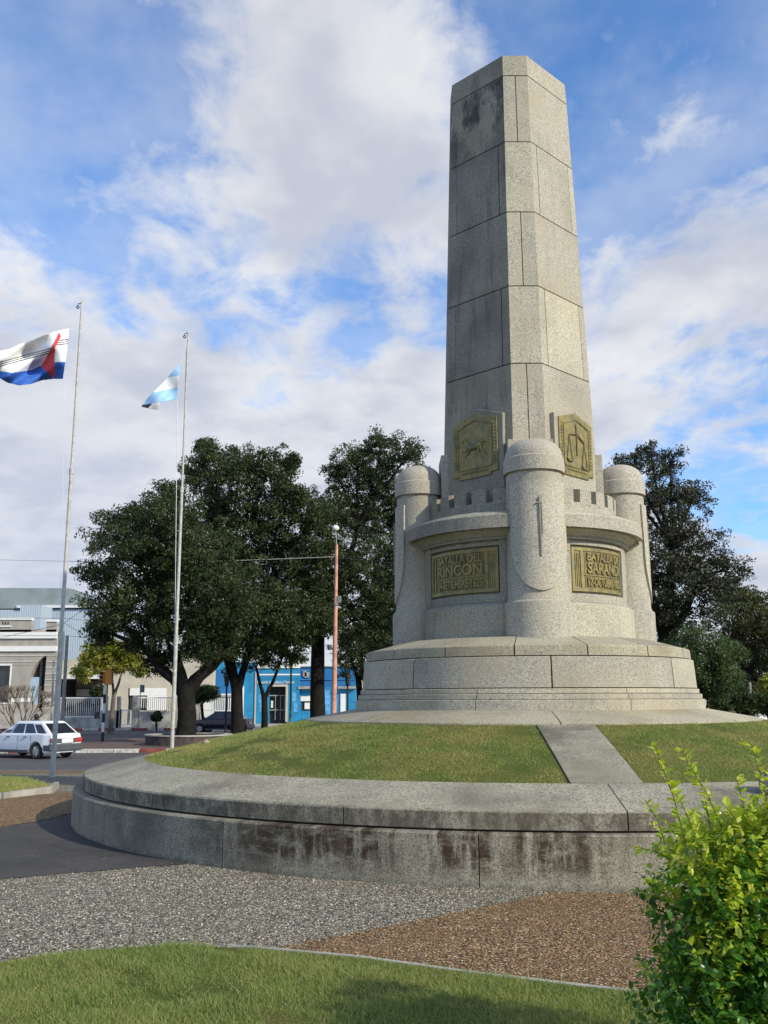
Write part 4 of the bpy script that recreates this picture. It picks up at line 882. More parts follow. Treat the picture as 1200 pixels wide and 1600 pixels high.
# fence wall of the houses with pillars, railings and gate
Y = 74.5; e = bld('fence_wall', 'grey rendered garden wall with white railings, pillars and a small gate', 'fence', 190, Y)
part('wall', M_CONCG, e, [(92, 1121, 157.8, 1146), (217.2, 1111.5, 288.8, 1146), (312.3, 1112, 313.5, 1146)], Y, .25)
for r in ((158, 1110, 186.5, 1146), (163, 1088, 168, 1110), (183, 1088, 188, 1146), (207.5, 1088, 217, 1146), (289, 1089, 312, 1146)): part('pillar', M_CONCG, e, [r], Y, .35, .04, .02)
rl = [(92, 1089.5, 163, 1091.2), (92, 1119, 158, 1120.8), (157.2, 1091, 158.8, 1119), (217, 1089.5, 289, 1091)]
rl += [(92+i*3.1, 1091.3, 92.6+i*3.1, 1119) for i in range(21)]
part('railing', M_WMET, e, rl, Y+.08, .05); part('railing', M_DKMET, e, [(219+i*3.2, 1091.1, 219.5+i*3.2, 1111.4) for i in range(22)]+[(103+i*2.6, 1110, 103.6+i*2.6, 1118.9) for i in range(20)], Y+.1, .03)
part('gate', M_WMET, e, [(190, 1109, 207, 1110.5), (190, 1132, 207, 1133.3), (190.3, 1110.6, 191.2, 1132), (205.8, 1110.6, 206.6, 1132)]+[(193+i*2, 1110.6, 193.5+i*2, 1132) for i in range(6)], Y+.1, .05)
part('door_gap', M_DARK, e, [(188.3, 1108, 189.9, 1140)], Y+.2, .04)
# white garage gate
e = bld('garage_gate', 'white metal panel gate between the fence pillar and blue office', 'gate', 322, Y)
part('panel', M_WHITE, e, [(313.8, 1091, 331.5, 1124)], Y, .08); part('post', M_WMET, e, [(331.8, 1084, 334.4, 1146)], Y, .12, .02)
part('bar', M_WMET, e, [(313.8, 1086, 331.5, 1088), (313.8, 1108, 331.5, 1109.2), (313.8, 1127, 331.5, 1130)]+[(315+i*3.2, 1124, 315.6+i*3.2, 1127) for i in range(5)], Y, .06, .03)
# blue tourism office
Y = 86; e = bld('blue_office', 'bright blue municipal office with white lettering above its entrance', 'building', 440, Y)
part('wall', M_BLUE, e, [(335, 1046, 422, 1060.6), (335, 1060.6, 420.5, 1150), (449.5, 1060.6, 468, 1150), (420.5, 1060.6, 449.5, 1072)], Y, 8)
part('cornice', M_WHITE, e, [(400, 1036, 468.5, 1044)], Y, 2, .15); part('white_string', M_WHITE, e, [(400, 1053, 468.5, 1055.2)], Y, .2, .08)
part('upper_wall', M_BLUE, e, [(400, 1044.1, 468, 1060.5)], Y, 1, .03); part('parapet', M_BLUE, e, [(335, 1035, 399.9, 1046)], Y, 1)
part('pillar', M_WHITE, e, [(378.5, 1072, 381.5, 1150)], Y, .2, .2); part('pillar', M_BEIGE, e, [(399, 1050, 401, 1150)], Y, .2, .1)
part('deep_blue_panel', M_BLUED, e, [(337, 1046.5, 372, 1084)], Y, .1, .02)
part('wing_wall', M_BLUE, e, [(468.2, 1074, 470.8, 1150), (470.8, 1074, 487.5, 1087), (487.5, 1074, 505, 1150), (470.8, 1110.5, 487.5, 1150), (505, 1074, 556, 1150)], Y+.4, 7)
part('wing_upper', M_BLUED, e, [(468.2, 1042, 556, 1074)], Y+.5, 6); part('wing_band', M_BLUE, e, [(468.4, 1060.8, 556, 1062.2)], Y+.4, .2); part('wing_cap', M_CONC, e, [(468.2, 1040.5, 556, 1042)], Y+.35, 3)
part('ledge', M_CONC, e, [(466, 1072.5, 505, 1076.5), (528, 1072.5, 556, 1076)], Y, .6, .1)
part('emblem', M_CONC, e, [(473.5, 1047.5, 479, 1057), (476, 1050.5, 483, 1059)], Y+.38, .1)
part('door_frame', M_BEIGE, e, [(420.2, 1069.5, 450, 1072.8), (446.8, 1072.8, 450, 1128)], Y, .3, .12); part('door', M_DARK, e, [(420.5, 1072.8, 446.8, 1150)], Y+.8, .1)
part('door_grille', M_CONC, e, [(420.5, 1086, 446.8, 1087.5), (420.5, 1108.5, 446.8, 1110), (430, 1087.6, 430.8, 1125), (438, 1087.6, 438.8, 1125), (444, 1087.6, 444.7, 1125)], Y+.5, .08)
part('notice', M_WHITE, e, [(423.5, 1095, 427, 1106)], Y+.65, .05)
part('window', M_WHITE, e, [(469.8, 1088, 488.5, 1095.5)], Y+.45, .1, .1); part('window', M_DARK, e, [(470.5, 1095.6, 487.7, 1110.4)], Y+.55, .1); part('poster', M_WHITE, e, [(476, 1098, 484, 1108)], Y+.42, .05)
part('pale_column', M_BLUEL, e, [(505, 1078, 516, 1150)], Y+.3, .08); part('painted_figure', M_BLUEL, e, [(404, 1085, 409, 1096), (405.5, 1096.3, 411, 1112), (457, 1082, 463, 1097), (459, 1097.3, 465, 1112)], Y, .02, .012)
part('door_panel', M_WHITE, e, [(532, 1084, 540, 1118)], Y+.3, .08)
wn = part('window_grille', M_WMET, e, [(332, 1084, 373.6, 1086.8), (332, 1087.8, 373.6, 1088.6), (332, 1109.5, 373.6, 1111), (372.3, 1086, 373.6, 1128)]+[(335.5+i*2.9, 1090, 336.9+i*2.9, 1109.4) for i in range(13)], Y, .05, .8)
cu = bpy.data.curves.new('sign_text', 'FONT'); cu.body = 'Dirección de Cultura y Turismo'; cu.extrude = .02; cu.offset = .01
to = bpy.data.objects.new('tmp', cu); COL.objects.link(to); me = bpy.data.meshes.new_from_object(to.evaluated_get(bpy.context.evaluated_depsgraph_get())); bpy.data.objects.remove(to)
lo = bpy.data.objects.new('lettering', me); COL.objects.link(lo); lo.parent = e; me.materials.clear(); me.materials.append(M_WHITE)
x0, z0 = X(401.5, 1068, Y); x1, _ = X(459.5, 1068, Y); wdt = max(v_.co.x for v_ in me.vertices); s_ = (x1-x0)/wdt
lo.scale = (s_, s_*1.25, 1); lo.rotation_euler = (pi/2, 0, 0); lo.location = (x0-e['org'][0], -.07, z0-e['org'][2])
# background houses closing the gaps
e = bld('white_house', 'white house far behind the trees right of the monument', 'house', 1120, 95)
part('wall', M_BEIGE, e, [(1085, 1068, 1150, 1150)], 95, 5); part('roof', M_CONC, e, [(1083, 1065.5, 1152, 1068)], 95, 5, .3); part('window', M_DARK, e, [(1098, 1078, 1104, 1090), (1128, 1078, 1133, 1090)], 95, .1, .03)
e = bld('white_wall_house', 'pale garden wall and house low at the right edge', 'house', 1200, 85); part('wall', M_WHITE, e, [(1183, 1088, 1260, 1150)], 85, 4); part('roof', M_CONC, e, [(1182, 1085.5, 1262, 1088)], 85, 4, .3)
e = bld('grey_house', 'pale flat roofed house glimpsed between the tree trunks', 'house', 600, 92); part('wall', M_BEIGE, e, [(556.5, 1050, 700, 1150)], 92, 6); part('roof', M_CONC, e, [(556, 1047, 701, 1050)], 92, 6, .3)
# shrubs and hedge at right
def shrub(lab, Y, u, v, r, m, cat='shrub', n=60, leaf=.12, name='shrub'):
    p = at(u, v, Y); z0 = G(p.x, Y); e = empty(name, (p.x, Y, z0), lab, cat); R = r*Y/F; c = []
    for i in range(n):
        d = Vector((random.gauss(0, 1), random.gauss(0, 1), random.gauss(0, 1))).normalized(); q = d*R*(.3+.7*random.random()**.5); c.append((q.x, q.y, max(.05, p.z-z0+q.z), .35*max(.4, R)))
    leaves('foliage', c, 40, 1.0, leaf, m, e, .1)
    m_ = MB(); [m_.tube([(0, 0, -.1), (random.uniform(-.3, .3)*R, random.uniform(-.3, .3)*R, (p.z-z0)*.6), (random.uniform(-.6, .6)*R, random.uniform(-.6, .6)*R, p.z-z0)], [.04, .03, .015], 5) for k in range(4)]; m_.build('stem', M_BARK, e)
shrub('small yellow flowering shrub beside the right end of the drum steps', 50, 1103, 1082, 9, plain('yellow_bloom', (.62, .42, .05), .7), n=30)
shrub('bright yellow green shrub at the right edge', 40, 1206, 1066, 17, M_LF_YL, n=50); shrub('dark rounded shrub right of the paving slab', 44, 1165, 1100, 22, M_LF_MD, n=100)
shrub('dark shrub under the pepper tree', 46, 1125, 1098, 18, M_LF_MD, n=80); shrub('dark shrub at the right edge under the yellow green one', 42, 1205, 1098, 20, M_LF_MD, n=80)
shrub('low hedge clump against the fence wall by the planter', 70, 245, 1120, 8, M_LF_PP, n=30, leaf=.2); shrub('dark palm like shrub under the white canopy', 76, 152, 1080, 11, M_LF_DK, n=50, leaf=.2)
shrub('clipped bush between the reddish tree and monument', 50, 1065, 1090, 20, M_LF_DK, n=80)
shrub('dark undergrowth left of the drum beside the thin trees', 70, 610, 1100, 14, M_LF_DK, n=50)
# planter wall round the big tree
mb = MB(); p = at(285, 1150, 46); R = 2.05
mb.sweep([(R-.3, -.2), (R, -.2), (R, .42), (R-.3, .42)], 0, 360, 40, full=True)
o = mb.build('planter', plain('dark_brick', (.075, .055, .045), .9, 0, .35, 4), loc=(p.x, 47.5, -.5)); tag(o, 'low dark round brick planter wall round the leftmost big tree', 'planter')
mb = MB(); mb.sweep([(R-.33, .425), (R+.04, .425), (R+.04, .48), (R-.33, .48)], 0, 360, 40, full=True); mb.build('coping', M_CONCG, o)
mb = MB(); mb.sweep([(0, .36), (R-.3, .36)], 0, 360, 40, closed=False, full=True); mb.build('soil', M_FARG, o)
# stone on the mound
p = at(322, 1152, 14.0); a = atan2(p.y-C.y, p.x-C.x)
def stone(lab, u, v, Yg, s, z=None):
    p = at(u, v, Yg); m_ = MB(); m_.ell((0, 0, s*.5), (s, s*.8, s*.85), 14, 9); rr_ = random.Random(3); m_.v = [(x*(1+rr_.uniform(-.12, .12)), y*(1+rr_.uniform(-.12, .12)), z_*(1+rr_.uniform(-.1, .1))) for x, y, z_ in m_.v]
    r_ = hypot(p.x-C.x, p.y-C.y); zz = zm(min(5.7, max(3.43, r_)))-.02 if r_ < 5.74 else G(p.x, p.y)
    return tag(m_.build('stone', M_STONE, smooth=35, loc=(p.x, p.y, zz)), lab, 'stone')
stone('small brown stone on the grass mound below the planter', 322, 1155, 14.2, .05)
# ------------------------------------------------------------------ lamps, poles, traffic light
def lantern(u, Y, vtop, lab, m, h0=1135):
    p = at(u, h0, Y); z0 = G(p.x, Y); zt = at(u, vtop, Y).z-z0; e = empty('street_lamp', (p.x, Y, z0), lab, 'street lamp', 'old style lantern posts')
    m_ = MB(); m_.tube([(0, 0, -.1), (0, 0, .3), (0, 0, .35), (0, 0, zt-.75)], [.14, .13, .07, .055], 10); m_.tube([(0, 0, zt-.78), (0, 0, zt-.68)], [.12, .14], 10); m_.build('post', m, e, smooth=40)
    m_ = MB(); m_.tube([(0, 0, zt-.68), (0, 0, zt-.22)], [.13, .2], 6); m_.build('lantern', M_DKMET, e)
    m_ = MB(); m_.tube([(0, 0, zt-.22), (0, 0, zt-.18), (0, 0, zt-.02), (0, 0, zt+.08)], [.28, .27, .06, .02], 6); m_.build('cap', M_BLK, e)
lantern(352.5, 60, 1052, 'black old style lantern post in front of the dark car', M_BLK); lantern(453.5, 60, 1021, 'olive green lantern post beside the office entrance', M_GREENP)
lantern(543, 60, 1052, 'dark lantern post right of the salmon pole', M_BLK)
# salmon concrete pole
Y = 50; p = at(521, 1115, Y); z0 = G(p.x, Y); e = empty('utility_pole', (p.x, Y, z0), 'salmon painted concrete pole topped by a round street lamp', 'pole')
zt = at(526, 851, Y).z-z0; dx = at(526, 851, Y).x-at(521, 1110, Y).x
m_ = MB(); m_.tube([(0, 0, -.1), (dx, 0, zt)], [.155, .075], 14); m_.build('shaft', M_PINK, e, smooth=40)
m_ = MB(); m_.tube([(dx, 0, zt-.05), (dx-.05, 0, zt+.8)], .02, 6); m_.build('lamp_stem', M_GALV, e)
m_ = MB(); m_.ell((dx-.06, 0, zt+.88), (.19, .19, .16)); m_.build('lamp_globe', M_WHITE, e, smooth=60)
zr = at(524, 942, Y).z-z0
m_ = MB(); m_.tube([(dx*.65, 0, zr-.12), (dx*.65, 0, zr)], .16, 10); m_.bx(dx*.65+.1, dx*.65+.3, -.12, .1, zr, zr+.35); m_.build('clamp', M_FIX, e)
# concrete utility pole at left and thin pipe
def pole(lab, u0, v0, u1, v1, Y, r0, r1, m, cat='pole', name='utility_pole'):
    p = at(u0, v0, Y); z0 = G(p.x, Y); q = at(u1, v1, Y); m_ = MB(); m_.tube([(0, 0, -.1), (q.x-p.x, 0, q.z-z0)], [r0, r1], 12)
    return tag(m_.build(name, m, smooth=40, loc=(p.x, Y, z0)), lab, cat)
pole('weathered concrete utility pole behind the left flagpole', 97, 1140, 105, 993, 62, .13, .10, M_CONC)
pole('thin grey pipe post close to the left flagpole', 80, 1140, 84, 1033, 60, .07, .05, M_GALV, 'post', 'pipe_post')
pole('thin wooden post under the olive tree at right', 1172, 1118, 1171, 1066, 44, .09, .07, M_CONC, 'post', 'wooden_post')
mb = MB(); Y = 60; x0, z0 = X(95, 1031, Y); x1, z1 = X(100.5, 993, Y); mb.bx(0, x1-x0, 0, .12, z0+.5, z1+.5); 
mb.bx((x1-x0)*.35, (x1-x0)*.65, .03, .09, -.1, z0+.498); tag(mb.build('banner', M_WHITE, loc=(x0, Y, -.5)), 'narrow white upright banner beside the corner building', 'banner')
# traffic light
Y = 51; p = at(160, 1157, Y); z0 = G(p.x, Y)+.10; e = empty('traffic_light', (p.x, Y, z0), 'amber traffic light on a black and white striped post on the island', 'traffic light')
zt = at(163, 1070, Y).z-z0
for k in range(6):
    m_ = MB(); m_.tube([(0, 0, zt*k/6+.002), (0, 0, zt*(k+1)/6)], .075, 10); m_.build('post', M_BLK if k % 2 == 0 else M_WHITE, e, smooth=40)
m_ = MB(); m_.bx(-.02, .30, -.14, .12, zt, zt+.75); m_.build('signal_head', M_AMB, e, bevel=.03)
m_ = MB(); m_.bx(-.30, -.03, -.12, .10, zt+.05, zt+.68); hh = m_.build('signal_head', M_AMB, e, bevel=.03)
for k in range(3):
    m_ = MB(); m_.tube([(-.17, -.14, zt+.16+k*.22), (-.17, -.24, zt+.155+k*.22)], .085, 12); m_.build('visor', M_BLK, hh)
m_ = MB(); m_.prism([(-.5, zt+.42), (-.3, zt+.5), (-.3, zt+.36)], lambda a, b, d: (a, d, b), -.02, .02); m_.build('arrow_plate', M_WHITE, e)
# small street signs
def sign(lab, u, v0, v1, uw, Y, vb, m):
    p = at(u, vb, Y); z0 = G(p.x, Y)+.12; e = empty('street_sign', (p.x, Y, z0), lab, 'sign'); zt = at(u, v0, Y).z-z0; zb = at(u, v1, Y).z-z0; w_ = uw*Y/F
    m_ = MB(); m_.tube([(0, 0, -.1), (0, 0, zt)], .035, 8); m_.build('post', M_GALV, e); m_ = MB(); m_.bx(-w_*.1, w_*.9, -.07, -.04, zb, zt); m_.build('panel', m, e)
sign('dark rectangular sign on a thin post before the beige house', 217, 1070, 1082, 7, 73.4, 1138, plain('sign_grey', (.12, .14, .14), .5)); sign('low dark sign on a post before the railings', 147, 1112, 1123, 9, 73.4, 1142, plain('sign_dark', (.05, .05, .045), .5))
# overhead wires
def wire(lab, pts, r=.014, m=M_BLK):
    P = [at(u, v, Y) for u, v, Y in pts]; Q = []
    for a, b in zip(P[:-1], P[1:]):
        for k in range(10): t = k/10; q = a.lerp(b, t); q.z -= .0012*(a-b).length**1.4*4*t*(1-t)*.3; Q.append(q)
    Q.append(P[-1]); m_ = MB(); m_.tube(Q, r, 5); tag(m_.build('overhead_wire', m), lab, 'wire')
wire('pale overhead wire running left from the salmon pole across the flagpoles', [(-60, 873, 50), (250, 880, 50), (523, 870, 50)], .016, M_GALV)
wire('thin wire from the salmon pole lamp bracket to the right', [(525, 871, 50), (620, 880, 52), (1010, 925, 60), (1260, 938, 60)]); wire('thin wire crossing the gap left of the drum', [(524, 938, 50), (620, 941, 55)], .012)
wire('wire sagging from the left edge to the left flagpole height', [(-60, 1010, 61), (98, 975, 62), (150, 938, 66), (230, 900, 70)]); wire('wire from the concrete pole down towards the yellow tree', [(98, 972, 62), (150, 1003, 66), (240, 1020, 72)])
wire('upper wire above the taupe building', [(-60, 965, 60), (105, 966, 62), (180, 976, 70)], .012); wire('lower wire above the taupe building', [(-60, 992, 60), (105, 993.5, 62), (200, 1001, 70)], .012)
wire('lowest wire at the right edge', [(1120, 930, 60), (1260, 924, 60)], .02)

# ================================================================== CARS
def car(lab, loc, rz, paint, bump_m, hatch=True, L=4.0, W=1.62, H=1.40):
    e = empty('parked_car' if not hatch else 'car', loc, lab, 'car'); e.rotation_euler = (0, 0, rz)
    hw = W/2; x0 = -L/2
    # body: lower shell as stations along x (x forward), profile height table
    low_top = [(-2.0, .80), (-1.97, .93), (-1.2, .96), (-.5, .94), (.4, .93), (1.0, .90), (1.6, .84), (1.9, .74), (2.0, .58)]
    wh = [(-1.22, .30), (1.24, .30)]
    def bottom(x):
        b = .24
        for cx_, r in wh:
            d = abs(x-cx_); R_ = r+.06
            if d < R_: b = max(b, .28+sqrt(R_*R_-d*d))
        return b
    n = 90; st = []
    for i in range(n+1):
        x = -2.0+4.0*i/n; zt = lerpy(low_top, x); zb = min(bottom(x), zt-.08); pin = 1-.10*sm((abs(x)-1.55)/.45)
        w_ = hw*pin; zm_ = .24 if False else zb
        st.append([(x, -w_*.96, zb), (x, -w_, max(zb+.02, .45)), (x, -w_, max(zb+.04, .62)), (x, -w_*.985, zt-.05), (x, -w_*.94, zt), (x, 0, zt+.015),
                   (x, w_*.94, zt), (x, w_*.985, zt-.05), (x, w_, max(zb+.04, .62)), (x, w_, max(zb+.02, .45)), (x, w_*.96, zb), (x, 0, .24)])
    k = 12; mb = MB(); vs = [p for s in st for p in s]; fs = [(i*k+q, (i+1)*k+q, (i+1)*k+(q+1) % k, i*k+(q+1) % k) for i in range(n) for q in range(k)]
    fs += [tuple(range(k)), tuple(n*k+q for q in range(k))]; mb.add(vs, fs)
    body = mb.build('body', paint, e, smooth=28)
    # greenhouse
    rb, rt_, ft, fb = (-1.92, -1.28, .18, .98) if hatch else (-1.75, -.95, .25, 1.05)
    zb_, zr = .93, H; mb = MB(); wb, wt = hw*.93, hw*.76
    ring_b = [(rb, -wb*.93), (-1.2, -wb), (.3, -wb), (fb, -wb*.9), (fb, wb*.9), (.3, wb), (-1.2, wb), (rb, wb*.93)]
    ring_t = [(rt_, -wt*.92), (-.8, -wt), (0, -wt), (ft, -wt*.93), (ft, wt*.93), (0, wt), (-.8, wt), (rt_, wt*.92)]
    vs = [(x, y, zb_-.03) for x, y in ring_b]+[(x, y, zr-.05) for x, y in ring_t]+[(x*.93-.02, y*.86, zr) for x, y in ring_t]
    fs = [(i, (i+1) % 8, 8+(i+1) % 8, 8+i) for i in range(8)]+[(8+i, 8+(i+1) % 8, 16+(i+1) % 8, 16+i) for i in range(8)]+[tuple(range(16, 24))]
    mb.add(vs, fs); mb.build('roof', paint, e, smooth=20, bevel=.02)
    # windows as panes set a little proud of the cabin
    def pane(q, nm, m_=M_GLASS, off=.006):
        q = [Vector(p) for p in q]; nn = (q[1]-q[0]).cross(q[2]-q[0]).normalized()
        c_ = sum(q, Vector())/4
        if nn.dot(c_-Vector((-.4, 0, .9))) < 0: nn = -nn
        mb = MB(); mb.add([p+nn*off for p in q]+[p-nn*.01 for p in q], [(0, 1, 2, 3), (7, 6, 5, 4), (0, 4, 5, 1), (1, 5, 6, 2), (2, 6, 7, 3), (3, 7, 4, 0)]); return mb.build(nm, m_, e)
    B = [Vector((x, y, zb_-.03)) for x, y in ring_b]; Tt = [Vector((x, y, zr-.05)) for x, y in ring_t]
    def sub(i, j, s0, s1, t0, t1):
        f = lambda s, t: (B[i].lerp(B[j], s)).lerp(Tt[i].lerp(Tt[j], s), t); return [f(s0, t0), f(s1, t0), f(s1, t1), f(s0, t1)]
    for (i, j) in ((1, 2), (6, 5)):
        pane(sub(i, j, .0, .44, .12, .90), 'window'); pane(sub(i, j, .50, .98, .12, .90), 'window')
    for (i, j) in ((0, 1), (7, 6)): pane(sub(i, j, .25, .88, .12, .85), 'window')
    for (i, j) in ((2, 3), (5, 4)):
        pane(sub(i, j, .06, .80, .12, .86), 'window')
    pane(sub(7, 0, .07, .93, .10, .92), 'rear_window'); pane(sub(3, 4, .06, .94, .08, .92), 'windscreen')
    # bumpers, lights, plate, sill, handles, mirrors
    for sgn, nm in ((-1, 'bumper'), (1, 'bumper')):
        mb = MB(); mb.bx(sgn*2.0-(.09 if sgn < 0 else .12), sgn*2.0+(.12 if sgn < 0 else .09), -hw*.95, hw*.95, .30, .56); mb.bx(sgn*1.85-.2, sgn*1.85+.2, -hw-.012, -hw*.9, .32, .52); mb.bx(sgn*1.85-.2, sgn*1.85+.2, hw*.9, hw+.012, .32, .52); mb.build(nm, bump_m, e, bevel=.03)
    mb = MB(); mb.bx(-.8, .82, -hw-.008, hw+.008, .22, .33); mb.build('sill', M_BUMP, e)
    for s_ in (-1, 1):
        mb = MB(); mb.bx(-2.03, -1.95, s_*(hw*.58), s_*(hw*.93), .60, .78); mb.build('taillight', M_TAIL, e, bevel=.01)
        mb = MB(); mb.bx(1.85, 2.01, s_*(hw*.55), s_*(hw*.9), .58, .72); mb.build('headlight', M_WMET, e, bevel=.02)
        mb = MB(); mb.bx(.82, .95, s_*(hw+.02), s_*(hw+.16), .93, 1.06); mb.build('mirror', M_BLK, e, bevel=.02)
        for x in (-.62, .34): mb = MB(); mb.bx(x-.09, x+.09, s_*(hw+.003), s_*(hw+.03), .80, .83); mb.build('door_handle', M_BLK, e)
        for x in (-.95, -.22, .85):
            mb = MB(); mb.bx(x-.006, x+.006, s_*(hw-.02), s_*(hw+.002), .36, .86); mb.build('door_seam', M_BUMP, e)
    mb = MB(); mb.bx(-2.035, -1.97, -hw*.55, hw*.55, .60, .76); mb.build('rear_panel', M_BUMP, e)
    mb = MB(); mb.bx(-2.06, -2.04, -.27, .27, .60, .75); pl_ = mb.build('number_plate', M_WHITE, e)
    mb = MB(); mb.tube([(-1.7, -.4, .22), (-2.08, -.4, .24)], .03, 8); mb.build('exhaust', M_BUMP, e)
    for cx_, r in wh:
        for s_ in (-1, 1):
            mb = MB(); y0, y1 = s_*(hw-.19), s_*(hw-.01); prof = [(r-.10, y0), (r-.02, y0), (r, y0+s_*.03), (r, y1-s_*.03), (r-.02, y1), (r-.10, y1)]
            vs = []; N = 28
            for i in range(N):
                a = 2*pi*i/N
                for rr_, yy in prof: vs.append((cx_+rr_*cos(a), yy, .30+rr_*sin(a)))
            mb.add(vs, [(i*6+q, ((i+1) % N)*6+q, ((i+1) % N)*6+(q+1) % 6, i*6+(q+1) % 6) for i in range(N) for q in range(6)])
            wl = mb.build('wheel', M_TYRE, e, smooth=35)
            mb = MB(); mb.tube([(cx_, y0, .30), (cx_, y1-s_*.03, .30)], r-.10, 20); mb.tube([(cx_, y1-s_*.03, .30), (cx_, y1-s_*.005, .30)], .07, 10)
            for q in range(6): a = q*pi/3; mb.tube([(cx_+.06*cos(a), y1-s_*.015, .30+.06*sin(a)), (cx_+(r-.11)*cos(a), y1-s_*.02, .30+(r-.11)*sin(a))], .018, 5)
            mb.build('rim', M_RIM, wl, smooth=35)
    return e
hd = Vector((-.87, .5)); pr = at(103, 1176, 38); rear = Vector((pr.x, pr.y))
cpos = rear+hd*2.0; car('white hatchback driving away on the road at the left', (cpos.x, cpos.y, G(0, cpos.y)+.006), atan2(hd.y, hd.x), M_CAR, M_BUMP)
cpos = at(346, 1135, 66); car('dark navy car parked beyond the old lamp before the blue office', (cpos.x, 66, -.594), pi-.22, M_CARB, M_CARB, False, L=4.2, H=1.42)
# a second dark car mostly hidden behind the slender tree is only hinted at in the photo and left out
# person with helmet behind the car
p = at(57, 1118, 45); z0 = G(p.x, 45)+.10; hz = at(57, 1116, 45).z-z0; s = hz/1.74
me = bpy.data.meshes.new('body')
J = [((0, 0, .92), .15), ((0, 0, 1.15), .145), ((0, 0, 1.36), .16), ((0, 0, 1.49), .06), ((0, -.01, 1.60), .085),
     ((.19, 0, 1.40), .065), ((.26, -.08, 1.14), .048), ((.16, -.28, 1.05), .04), ((-.19, 0, 1.40), .065), ((-.26, -.08, 1.14), .048), ((-.16, -.28, 1.05), .04),
     ((.10, 0, .86), .095), ((.12, -.04, .48), .062), ((.13, .02, .08), .045), ((.14, -.14, .04), .04), ((-.10, 0, .86), .095), ((-.12, -.04, .48), .062), ((-.13, .02, .08), .045), ((-.14, -.14, .04), .04)]
E_ = [(0, 1), (1, 2), (2, 3), (3, 4), (2, 5), (5, 6), (6, 7), (2, 8), (8, 9), (9, 10), (0, 11), (11, 12), (12, 13), (13, 14), (0, 15), (15, 16), (16, 17), (17, 18)]
me.from_pydata([Vector(j[0])*s for j in J], E_, []); body = bpy.data.objects.new('body', me); COL.objects.link(body)
e = empty('person', (p.x, 45, z0), 'person in dark clothes and a black helmet behind the white car', 'person'); body.parent = e; me.materials.append(plain('dark_cloth', (.03, .03, .035), .85))
body.modifiers.new('skin', 'SKIN')
for v_, j in zip(me.skin_vertices[0].data, J): v_.radius = (j[1]*s, j[1]*s)
me.skin_vertices[0].data[0].use_root = True; body.modifiers.new('sub', 'SUBSURF').levels = 2; body.modifiers['sub'].render_levels = 2
m_ = MB(); m_.ell((0, 0, 1.62*s), (.135*s, .155*s, .14*s), 18, 12); hl = m_.build('helmet', M_BLK, e, smooth=60)
m_ = MB(); m_.ell((0, -.045*s, 1.60*s), (.11*s, .125*s, .06*s), 14, 8); m_.build('visor', M_GLASS, hl, smooth=60)
# ================================================================== FALLEN LEAVES on the paving
def litter(lab, n, region, m, s):
    P = []
    rl_ = random.Random(11)
    while len(P) < n:
        x, y = rl_.uniform(*region[0]), rl_.uniform(*region[1])
        if hypot(x-C.x, y-C.y) < 6.7 or inpoly(x, y, FG): continue
        P.append((x, y))
    V = []
    for x, y in P:
        a = rl_.uniform(0, 2*pi); L = s*rl_.uniform(.5, 1.3); W = L*.45; z = .016
        for dx_, dy_, dz_ in ((-L, 0, 0), (0, W, .006), (L, 0, .004), (0, -W, .002)): V.append((x+dx_*cos(a)-dy_*sin(a), y+dx_*sin(a)+dy_*cos(a), z+dz_))
    o = rawmesh('leaf_litter', np.array(V), n, 4, m, RNG.random(n)); tag(o, lab, 'leaves', kind='stuff')
litter('scattered tiny yellow and pale leaves on the paving', 90, ((-6, 4.5), (6.6, 14)), M_LF_YL, .022)
litter('dry brown leaf bits lying on the brown gravel', 220, ((-.5, 3.2), (5.8, 8.4)), M_BARKL, .014)

def pebbles(lab, n, ok, region, m, s0, s1, zz):
    P = []; rl_ = random.Random(5)
    while len(P) < n:
        x, y = rl_.uniform(*region[0]), rl_.uniform(*region[1])
        if abs(x) > .45*y+.3 or hypot(x-C.x, y-C.y) < 6.69 or inpoly(x, y, FG) or not ok(x, y, rl_): continue
        P.append((x, y))
    V = []
    for x, y in P:
        a = rl_.uniform(0, 2*pi); L = rl_.uniform(s0, s1); W = L*rl_.uniform(.5, .9); H = L*rl_.uniform(.35, .7); ca, sa = cos(a), sin(a)
        q = [(x+L*ca, y+L*sa, zz), (x-W*sa, y+W*ca, zz), (x-L*ca, y-L*sa, zz), (x+W*sa, y-W*ca, zz)]
        tp = [(x+(px_-x)*.62, y+(py_-y)*.62, zz+H) for px_, py_, _ in q]
        V += tp
        for i in range(4): j = (i+1) % 4; V += [q[i], q[j], tp[j], tp[i]]
    rn = np.repeat(RNG.random(n), 5); o = rawmesh('gravel', np.array(V), n*5, 4, m, rn); tag(o, lab, 'gravel', kind='stuff')
def m_peb(name, a, b_, c_):
    m, t, b = mat(name); r_ = t.add('ShaderNodeAttribute', attribute_name='rnd').outputs['Fac']
    c = t.mix(t.ramp(r_, 0, .6), a, b_); c = t.mix(t.ramp(r_, .75, 1), c, c_); setc(t, b, c); b.inputs['Roughness'].default_value = .8; return m
BRP = [(-.84, 6.62), (-.01, 7.29), (1.44, 8.52), (2.09, 8.42), (6, 9.2), (12, 8.4), (12, 2.5), (1.7, 5.45)]
pebbles('loose pale pebbles of the grey paving between lawn and circular wall', 6000, lambda x, y, r: not inpoly(x+r.gauss(0, .10), y+r.gauss(0, .10), BRP) and not (y > 9.3+.49*(x+3.4) and x < -1), ((-4.5, 3), (6.2, 11)), m_peb('pebble_pale', (.16, .14, .10), (.44, .39, .30), (.68, .62, .50)), .004, .010, .005)
